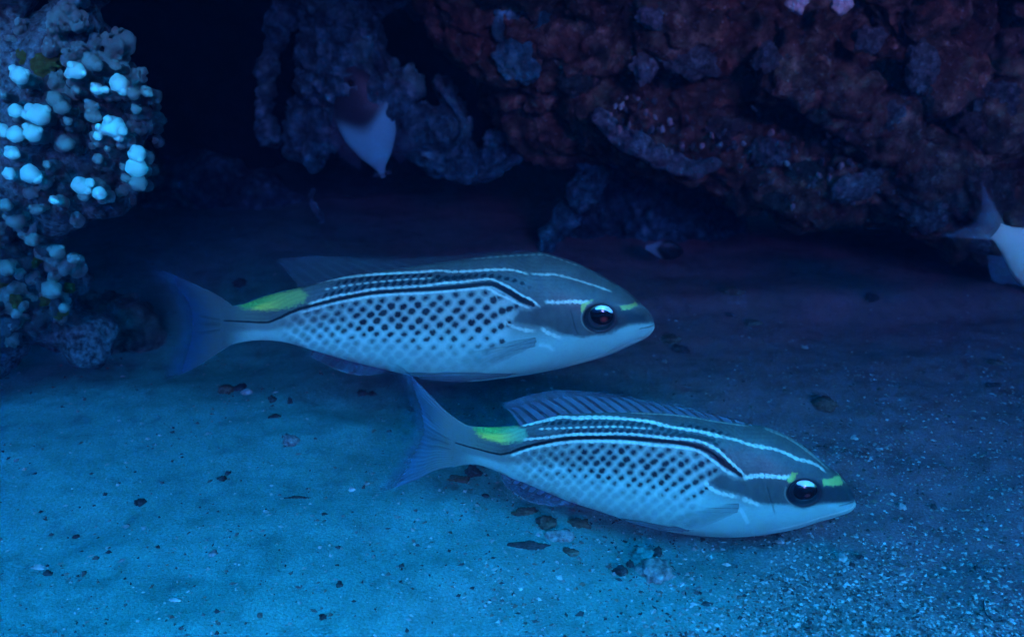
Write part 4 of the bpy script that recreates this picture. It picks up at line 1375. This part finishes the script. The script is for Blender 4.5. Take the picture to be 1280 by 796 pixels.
lowc = empty('coral_clump', at_y(50, 380, 0.60))
tag(lowc, 'blue green lumpy coral clump low on the left, below the pale tipped one', 'coral', 'corals on the left side')
lo = np.array(lowc.location)
bl = [pb(x, y, 0.635, r0) for x, y, r0 in [(-30, 330, 60), (10, 310, 40), (50, 350, 42), (20, 390, 50), (70, 400, 36), (90, 350, 22), (-30, 430, 50), (110, 420, 34)]]
put('coral_base', blob_mesh('coral_clump_base', bl, 0.005, M['coral_dark'], 0.012, 30, lo, 0.5, 12), lowc)
outl2 = [(-30, 245), (20, 250), (50, 285), (58, 305), (85, 315), (102, 325), (95, 345), (85, 370), (92, 400), (70, 430), (20, 445), (-30, 450)]
cnt = 0
while cnt < 100:
    x, y = rc.uniform(-30, 110), rc.uniform(245, 445)
    if sdf(np.array([x]), np.array([y]), outl2)[0] < 1: continue
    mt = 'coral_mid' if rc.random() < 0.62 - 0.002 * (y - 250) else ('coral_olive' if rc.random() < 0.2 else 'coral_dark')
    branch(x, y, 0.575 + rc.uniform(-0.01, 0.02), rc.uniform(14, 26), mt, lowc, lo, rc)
    cnt += 1
for i, (x, y, r0) in enumerate([(72, 315, 10), (92, 323, 8), (65, 362, 13), (80, 385, 7), (20, 275, 12), (45, 262, 8), (8, 335, 11), (20, 392, 7), (40, 300, 9)]):
    o = put('tip', TIPS['coral_tip_dim', i % 4], lowc, at_y(x, y, 0.555) - lo)
    k = 0.555 / FPX * r0
    o.scale = (k * 1.0, k, k * 0.9)

blr = empty('turf_boulder', at_y(150, 430, 0.72))
tag(blr, 'mossy boulder with dark holes sitting on the sand beside the far fish tail', 'rock')
bo = np.array(blr.location)
bl = [pb(x, y, 0.76, r0, r0 * 1.0) for x, y, r0 in [(110, 395, 34), (140, 400, 34), (165, 408, 28), (180, 420, 22), (150, 440, 30), (120, 440, 34), (165, 450, 26), (178, 462, 16), (150, 470, 18), (90, 450, 40), (50, 470, 46), (10, 480, 50), (-40, 480, 60), (185, 440, 14)]]
put('rock_body', blob_mesh('turf_boulder_body', bl, 0.003, M['algae_rock'], 0.011, 40, bo, 0.6, 14), blr)
print('corals', time.time() - _t0)


# ------------------------------------------------------------------ small damselfish tucked under the rocks
def damsel(name_label, P0, length, ang, elev, c_body, c_tail, c_belly, fork=0.5, tl=1.0, split=0.42, talpha=0.9, h0=1.0, group='small pale fish under the rocks'):
    """small deep-bodied fish; P0 tail root, pointing along ang (in the picture plane, degrees, 0 = right)"""
    P0 = np.array(P0)
    u = np.array([math.cos(R(ang)) * math.cos(R(elev)), math.sin(R(elev)), math.sin(R(ang)) * math.cos(R(elev))])
    u /= np.linalg.norm(u)
    nrm = np.array([0, -1.0, 0]) - u * (u @ np.array([0, -1.0, 0]))
    nrm /= np.linalg.norm(nrm)
    wv = np.cross(nrm, u)
    if wv[2] < 0 and abs(ang) < 90: wv = -wv
    root = empty('damselfish', P0 + u * length * 0.5)
    tag(root, name_label, 'fish', group)
    base = np.array(root.location)
    f = np.linspace(0, 1, 60)
    h = length * np.interp(f, [0, 0.06, 0.18, 0.38, 0.6, 0.8, 0.92, 0.98, 1.0], [0.07, 0.075, 0.13, 0.235, 0.27, 0.22, 0.13, 0.06, 0.02])
    h = h * (h0 + (1 - h0) * smooth(0, 0.22, f)) if h0 < 1 else h
    h = np.convolve(np.pad(h, 2, mode='edge'), np.ones(5) / 5, 'valid')
    a = np.linspace(0, 2 * np.pi, 36, endpoint=False)
    Fm, Am = np.meshgrid(f, a, indexing='ij')
    Hm = h[:, None]
    P = P0 + (Fm * length)[..., None] * u + (Hm * np.cos(Am))[..., None] * wv + (Hm * 0.36 * np.sin(Am))[..., None] * nrm
    hf = smooth(-0.07, 0.09, Fm.ravel() - split + 0.15 * np.sin(Am.ravel()) ** 4 + 0.05 * np.cos(Am.ravel()))[:, None]          # dark front half, white rear half
    cc = np.array(c_body)[None] * hf + np.array(c_belly)[None] * (1 - hf)
    me = mesh_np('damselfish_body', P.reshape(-1, 3) - base, grid_faces(60, 36, True), M['fish'], True, cc)
    put('body', me, root)

    def sheet2(name, fn, nu=30, nv=14, ca=c_tail, cb=c_tail, al=0.9):
        s, t = np.meshgrid(np.linspace(0, 1, nu), np.linspace(0, 1, nv), indexing='ij')
        x, z = fn(s.ravel(), t.ravel())
        y = 0.02 * length * np.sin(3 * s.ravel()) * t.ravel()
        P = P0 + (x * length)[:, None] * u + (z * length)[:, None] * wv + y[:, None] * nrm
        rp = smooth(0.3, 0.9, np.abs((s.ravel() * 12) % 1 - 0.5) * 2)
        c_ = (np.array(ca)[None] * (1 - t.ravel()[:, None]) + np.array(cb)[None] * t.ravel()[:, None]) * (0.8 + 0.2 * rp[:, None])
        put(name, mesh_np('damselfish_' + name, P - base, grid_faces(nu, nv), M['fin'], True, np.concatenate([c_, (al * (1 - 0.3 * t.ravel()))[:, None]], 1)), root)
    sheet2('tail_fin', lambda s, t: (0.05 - tl * t * (0.24 + fork * 0.26 * np.abs(2 * s - 1) ** 1.6), (2 * s - 1) * (0.068 + 0.20 * tl * t ** 1.0)), ca=tuple(0.4 * np.array(c_belly) + 0.6 * np.array(c_tail)), cb=c_tail, al=talpha)
    hh = lambda q: np.interp(q, f, h) / length
    sheet2('dorsal_fin', lambda s, t: (0.22 + 0.58 * s - 0.10 * t, hh(0.22 + 0.58 * s) * 0.95 + t * np.sin(np.pi * (0.12 + 0.8 * s)) * 0.11), ca=c_tail, cb=c_tail, al=talpha * 0.8)
    sheet2('anal_fin', lambda s, t: (0.20 + 0.32 * s - 0.12 * t, -hh(0.20 + 0.32 * s) * 0.95 - t * np.sin(np.pi * (0.15 + 0.75 * s)) * 0.13), ca=c_tail, cb=c_tail, al=talpha * 0.8)
    # eyes
    for sd in (1, -1):
        V = ICO_V * length * 0.035
        Pc = P0 + u * length * 0.87 + wv * length * 0.03 + nrm * sd * length * 0.052
        put('eye', mesh_np('damselfish_eye', V + Pc - base, ICO_F, M['eye'], True, np.full((len(V), 3), 0.01)), root)
    return root


damsel('small fish heading up into the rock, only its white rear half hanging below', at_y(479, 222, 0.995), 0.112, 104, 0, (0.03, 0.04, 0.05), (0.05, 0.08, 0.12), (0.20, 0.75, 0.72), 0.0, 0.14, 0.60, 0.6, 0.25)
damsel('small white fish whose forked blue tail shows at the right edge', at_y(1244, 288, 0.66), 0.085, -30, 0, (0.45, 0.46, 0.36), (0.06, 0.09, 0.14), (0.50, 0.50, 0.40), 0.7, 1.0, 0.7, 0.7)
damsel('tiny fish in the dark cave above the far snout, only its pale rear visible', at_y(807, 309, 0.96), 0.038, -8, 0, (0.01, 0.012, 0.015), (0.10, 0.14, 0.18), (0.26, 0.50, 0.50), 0.3, 0.4, 0.42, 0.4)


# ------------------------------------------------------------------ stones, shells and rubble on the sand
def stone(name, px, py, rx, rz, mat, label, cat, seed, lift=0.35, ry=None, rot=0.0, group=None, sub=3, rough=0.3):
    bm = bmesh.new()
    bmesh.ops.create_icosphere(bm, subdivisions=sub, radius=1.0)
    V = np.array([v.co[:] for v in bm.verts])
    F = np.array([[v.index for v in f.verts] for f in bm.faces])
    bm.free()
    p = floor_pt(px, py)
    k = np.linalg.norm(p - CAM) / FPX
    V = V * (1 + rough * 1.6 * fbm(V, 1.1, 2, off=seed * 2.3)[:, None] + rough * 0.9 * fbm(V, 3.0, 3, ridged=True, off=seed * 1.7)[:, None] - 0.1)
    V = V * np.array([rx * k, (ry or rx * 0.8) * k, rz * k])
    a = rot
    V = np.stack([V[:, 0] * math.cos(a) - V[:, 1] * math.sin(a), V[:, 0] * math.sin(a) + V[:, 1] * math.cos(a), V[:, 2]], 1)
    o = put(name, mesh_np(name, V, F, M[mat], False if sub < 3 else True), None, p + np.array([0, 0, rz * k * lift]))
    return tag(o, label, cat, group)


G1 = 'loose stones and shells on the sand'
stones = [
    ('pebble', 364, 551, 9, 8, 'stone_grey', 'rounded grey pebble on pale sand below the far bream belly', 'pebble'),
    ('pebble', 452, 492, 7, 4.5, 'stone_dark', 'black oval pebble, left one of a touching pair near the tail tip', 'pebble'),
    ('pebble', 465, 493, 4.5, 4, 'stone_dark', 'small black pebble, right one of a touching pair near the tail tip', 'pebble'),
    ('pebble', 175, 629, 7, 4.5, 'stone_dark', 'lone black pebble on the smooth pale sand at lower left', 'pebble'),
    ('pebble', 285, 592, 4, 3, 'stone_dark', 'smaller black chip beside another on the sand left of centre', 'pebble'),
    ('pebble', 277, 599, 6, 3.5, 'stone_dark', 'flat black chip beside a smaller one on the sand left of centre', 'pebble'),
    ('twig', 371, 622, 13, 1.8, 'stone_dark', 'thin dark sliver lying flat on the sand left of centre', 'debris'),
    ('pebble', 343, 521, 8, 3.5, 'stone_dark', 'long dark pebble on the sand under the far bream tail root', 'pebble'),
    ('pebble', 341, 500, 5, 5, 'stone_dark', 'round dark pebble on the sand near the brown rubble', 'pebble'),
    ('pebble', 362, 503, 3, 6, 'stone_dark', 'narrow upright dark chip on the sand near the brown rubble', 'pebble'),
    ('rubble_stone', 283, 488, 10, 7, 'stone_brown', 'brown weedy rubble lump on sand below the far tail', 'stone'),
    ('rubble_stone', 299, 486, 8, 6, 'stone_dark', 'dark rubble lump touching the brown one below the far tail', 'stone'),
    ('shell', 309, 491, 7, 4, 'stone_pale', 'pale shell bit beside dark rubble below the far tail', 'shell'),
    ('pebble', 95, 671, 4, 2.5, 'stone_dark', 'dark speck of stone at the far lower left', 'pebble'),
    ('shell', 48, 709, 8, 3, 'stone_pale', 'pale shell sliver on bright sand near the lower left corner', 'shell'),
    ('shell', 219, 750, 6, 3, 'stone_pale', 'pale oval shell chip on the bright sand at bottom left', 'shell'),
    ('pebble', 60, 717, 5, 3.5, 'stone_dark', 'dark pebble beside the pale sliver near lower left corner', 'pebble'),
    ('pebble', 267, 692, 5, 4, 'stone_grey', 'grey pebble half sunk in the bright sand', 'pebble'),
    ('pebble', 424, 732, 5, 5.5, 'stone_dark', 'upright black pebble on bright sand at bottom centre left', 'pebble'),
    ('pebble', 403, 771, 5, 3.5, 'stone_dark', 'black pebble close to the bottom edge left of centre', 'pebble'),
    ('shell', 440, 612, 4, 3.5, 'stone_pale', 'round pale shell chip near the near bream tail tip', 'shell'),
    ('rubble_stone', 572, 600, 14, 6, 'stone_brown', 'flat brown stone in the shade under the near bream tail', 'stone'),
    ('rubble_stone', 590, 592, 11, 9, 'stone_dark', 'dark stone behind the flat one under the near bream tail', 'stone'),
    ('pebble', 607, 620, 5, 2.5, 'stone_dark', 'small black chip on grey sand below the near bream anal fin', 'pebble'),
    ('rubble_stone', 660, 682, 24, 4.5, 'stone_dark', 'long dark flat stone slab under the near bream', 'stone'),
    ('rubble_stone', 700, 672, 17, 10, 'stone_grey', 'mottled grey rubble lump at the end of the dark slab', 'stone'),
    ('rubble_stone', 683, 655, 13, 9, 'stone_brown', 'brown weedy lump behind the dark slab', 'stone'),
    ('rubble_stone', 725, 655, 12, 6, 'stone_brown', 'brown rubble tucked against the near bream belly shade', 'stone'),
    ('rubble_stone', 655, 640, 14, 5, 'stone_brown', 'low brown crust on sand behind the near anal fin', 'stone'),
    ('rubble_stone', 712, 690, 10, 5, 'stone_brown', 'small brown stone in front of the mottled grey rubble', 'stone'),
    ('rubble_stone', 818, 716, 20, 14, 'stone_grey', 'round pale grey rubble stone on the sand below the near bream', 'stone'),
    ('rubble_stone', 800, 694, 16, 8, 'stone_grey', 'knobbly grey stone behind the round pale one', 'stone'),
    ('rubble_stone', 822, 693, 7, 8, 'stone_dark', 'dark jagged stone right behind the round pale one', 'stone'),
    ('rubble_stone', 776, 714, 9, 6, 'stone_dark', 'dark stone left of the round pale one', 'stone'),
    ('rubble_stone', 788, 707, 5, 7, 'stone_dark', 'thin dark upright stone left of the round pale one', 'stone'),
    ('shell', 1053, 698, 7, 6, 'stone_pale', 'whitish round shell on gravel below the near bream snout', 'shell'),
    ('pebble', 1075, 697, 4.5, 4, 'stone_dark', 'black pebble just right of the whitish shell', 'pebble'),
    ('pebble', 1065, 706, 4, 3.5, 'stone_dark', 'black pebble just below the whitish shell', 'pebble'),
    ('shell', 976, 677, 6, 4, 'stone_pale', 'pale angular shell chip under the near bream throat', 'shell'),
    ('pebble', 1221, 711, 4, 3.5, 'stone_dark', 'black dot of a pebble on the gravel at lower right', 'pebble'),
    ('pebble', 1166, 634, 4, 4, 'stone_dark', 'black pebble on gravel to the right of the near snout', 'pebble'),
    ('shell', 1127, 634, 5, 5, 'stone_pale', 'pale squarish shell chip right of the near snout', 'shell'),
    ('rubble_stone', 1030, 508, 17, 9, 'stone_brown', 'brown lump on the dim sand above the near bream head', 'stone'),
    ('rubble_stone', 838, 426, 12, 6, 'stone_brown', 'brown rubble by the far bream snout', 'stone'),
    ('rubble_stone', 850, 438, 11, 6, 'stone_dark', 'dark rubble in front of the brown one by the far snout', 'stone'),
    ('shell', 831, 452, 5, 4, 'stone_grey', 'greyish shell bit below the rubble by the far snout', 'shell'),
    ('pebble', 1090, 372, 7, 5, 'stone_dark', 'dark pebble on shaded sand beneath the overhang', 'pebble'),
    ('rubble_stone', 915, 366, 12, 7, 'stone_brown', 'reddish brown lump on shaded sand in the cave mouth', 'stone'),
    ('pebble', 911, 394, 5, 4, 'stone_dark', 'little dark pebble in front of the cave mouth lump', 'pebble'),
    ('rubble_stone', 940, 405, 10, 5, 'stone_brown', 'low brown stone on shaded sand right of the cave mouth', 'stone'),
    ('pebble', 301, 355, 8, 6, 'stone_dark', 'dark pebble on the blue sand above the yellow tail mark', 'pebble'),
    ('shell', 1006, 435, 4, 3, 'stone_pale', 'pinkish white fleck on shaded sand right of the far snout', 'shell'),
    ('pebble', 1240, 482, 9, 3, 'stone_dark', 'elongated dark stone on gravel near the right edge', 'pebble'),
    ('pebble', 1243, 454, 10, 4, 'stone_brown', 'brown stone on gravel near the right edge', 'pebble'),
    ('shell', 1068, 548, 4, 3, 'stone_pale', 'small pale shell above the near bream snout', 'shell'),
]
for i, (nm, x, y, a_, b_, mt, lb, ct) in enumerate(stones):
    stone(nm, x, y, a_ * 0.85, b_ * 0.85, mt, lb, ct, 300 + i, rot=0.3 * math.sin(i * 2.1), group=G1, ry=min(a_ * 0.9, b_ * 1.25), sub=4 if a_ > 8 else 3, lift=0.0, rough=0.55)

# scattered unnamed bits between them: too many to tell apart
def samp2(r, n):
    px = r.uniform(-40, 1330, n)
    py = 330 + 480 * r.random(n) ** 0.8
    p = on_floor(px, py)
    p[:, 2] = sand_h(p[:, 0], p[:, 1]) + 0.0002
    return p


g = grains('shell_grit', 1100, samp2, 0.0006, 0.0023, M['grain'], [(0.10, 0.09, 0.08), (0.05, 0.05, 0.05), (0.16, 0.13, 0.11), (0.42, 0.42, 0.40), (0.22, 0.21, 0.20)], 9)
tag(g, kind='stuff')

# curled strand at bottom right
pts = spline([(1229, 752), (1231, 766), (1242, 777), (1256, 776)], 30)
Vs = []
for (x, y) in pts:
    p = floor_pt(x, y) + np.array([0, 0, 0.0006])
    for j in range(6):
        a = j / 6 * 2 * np.pi
        Vs.append(p + np.array([math.cos(a) * 0.0004, 0.0002 * math.sin(a), math.sin(a) * 0.0004]))
o = put('seaweed_strand', mesh_np('strand', np.array(Vs), grid_faces(30, 6, True), M['stone_dark']))
tag(o, 'thin dark curled strand lying on the gravel at the bottom right corner', 'strand')

# ------------------------------------------------------------------ the water itself
bm = bmesh.new()
bmesh.ops.create_cube(bm, size=1.0)
me = bpy.data.meshes.new('haze')
bm.to_mesh(me)
bm.free()
hz = put('haze', me)
zlo, zhi = -1.05, 1.0
hz.location = (0, 0, (zlo + zhi) / 2)
hz.scale = (22, 22, zhi - zlo)
m = bpy.data.materials.new('sea_water')
m.use_nodes = True
nt = m.node_tree
nt.nodes.clear()
out = nt.nodes.new('ShaderNodeOutputMaterial')
pv = nt.nodes.new('ShaderNodeVolumePrincipled')
pv.inputs['Color'].default_value = (0.0006, 0.004, 0.013, 1)
pv.inputs['Density'].default_value = 1.45
pv.inputs['Anisotropy'].default_value = 0.3
pv.inputs['Absorption Color'].default_value = (0.0, 0.0, 0.12, 1)
nt.links.new(pv.outputs[0], out.inputs['Volume'])
me.materials.append(m)
tag(hz, kind='stuff')
print('total', time.time() - _t0)
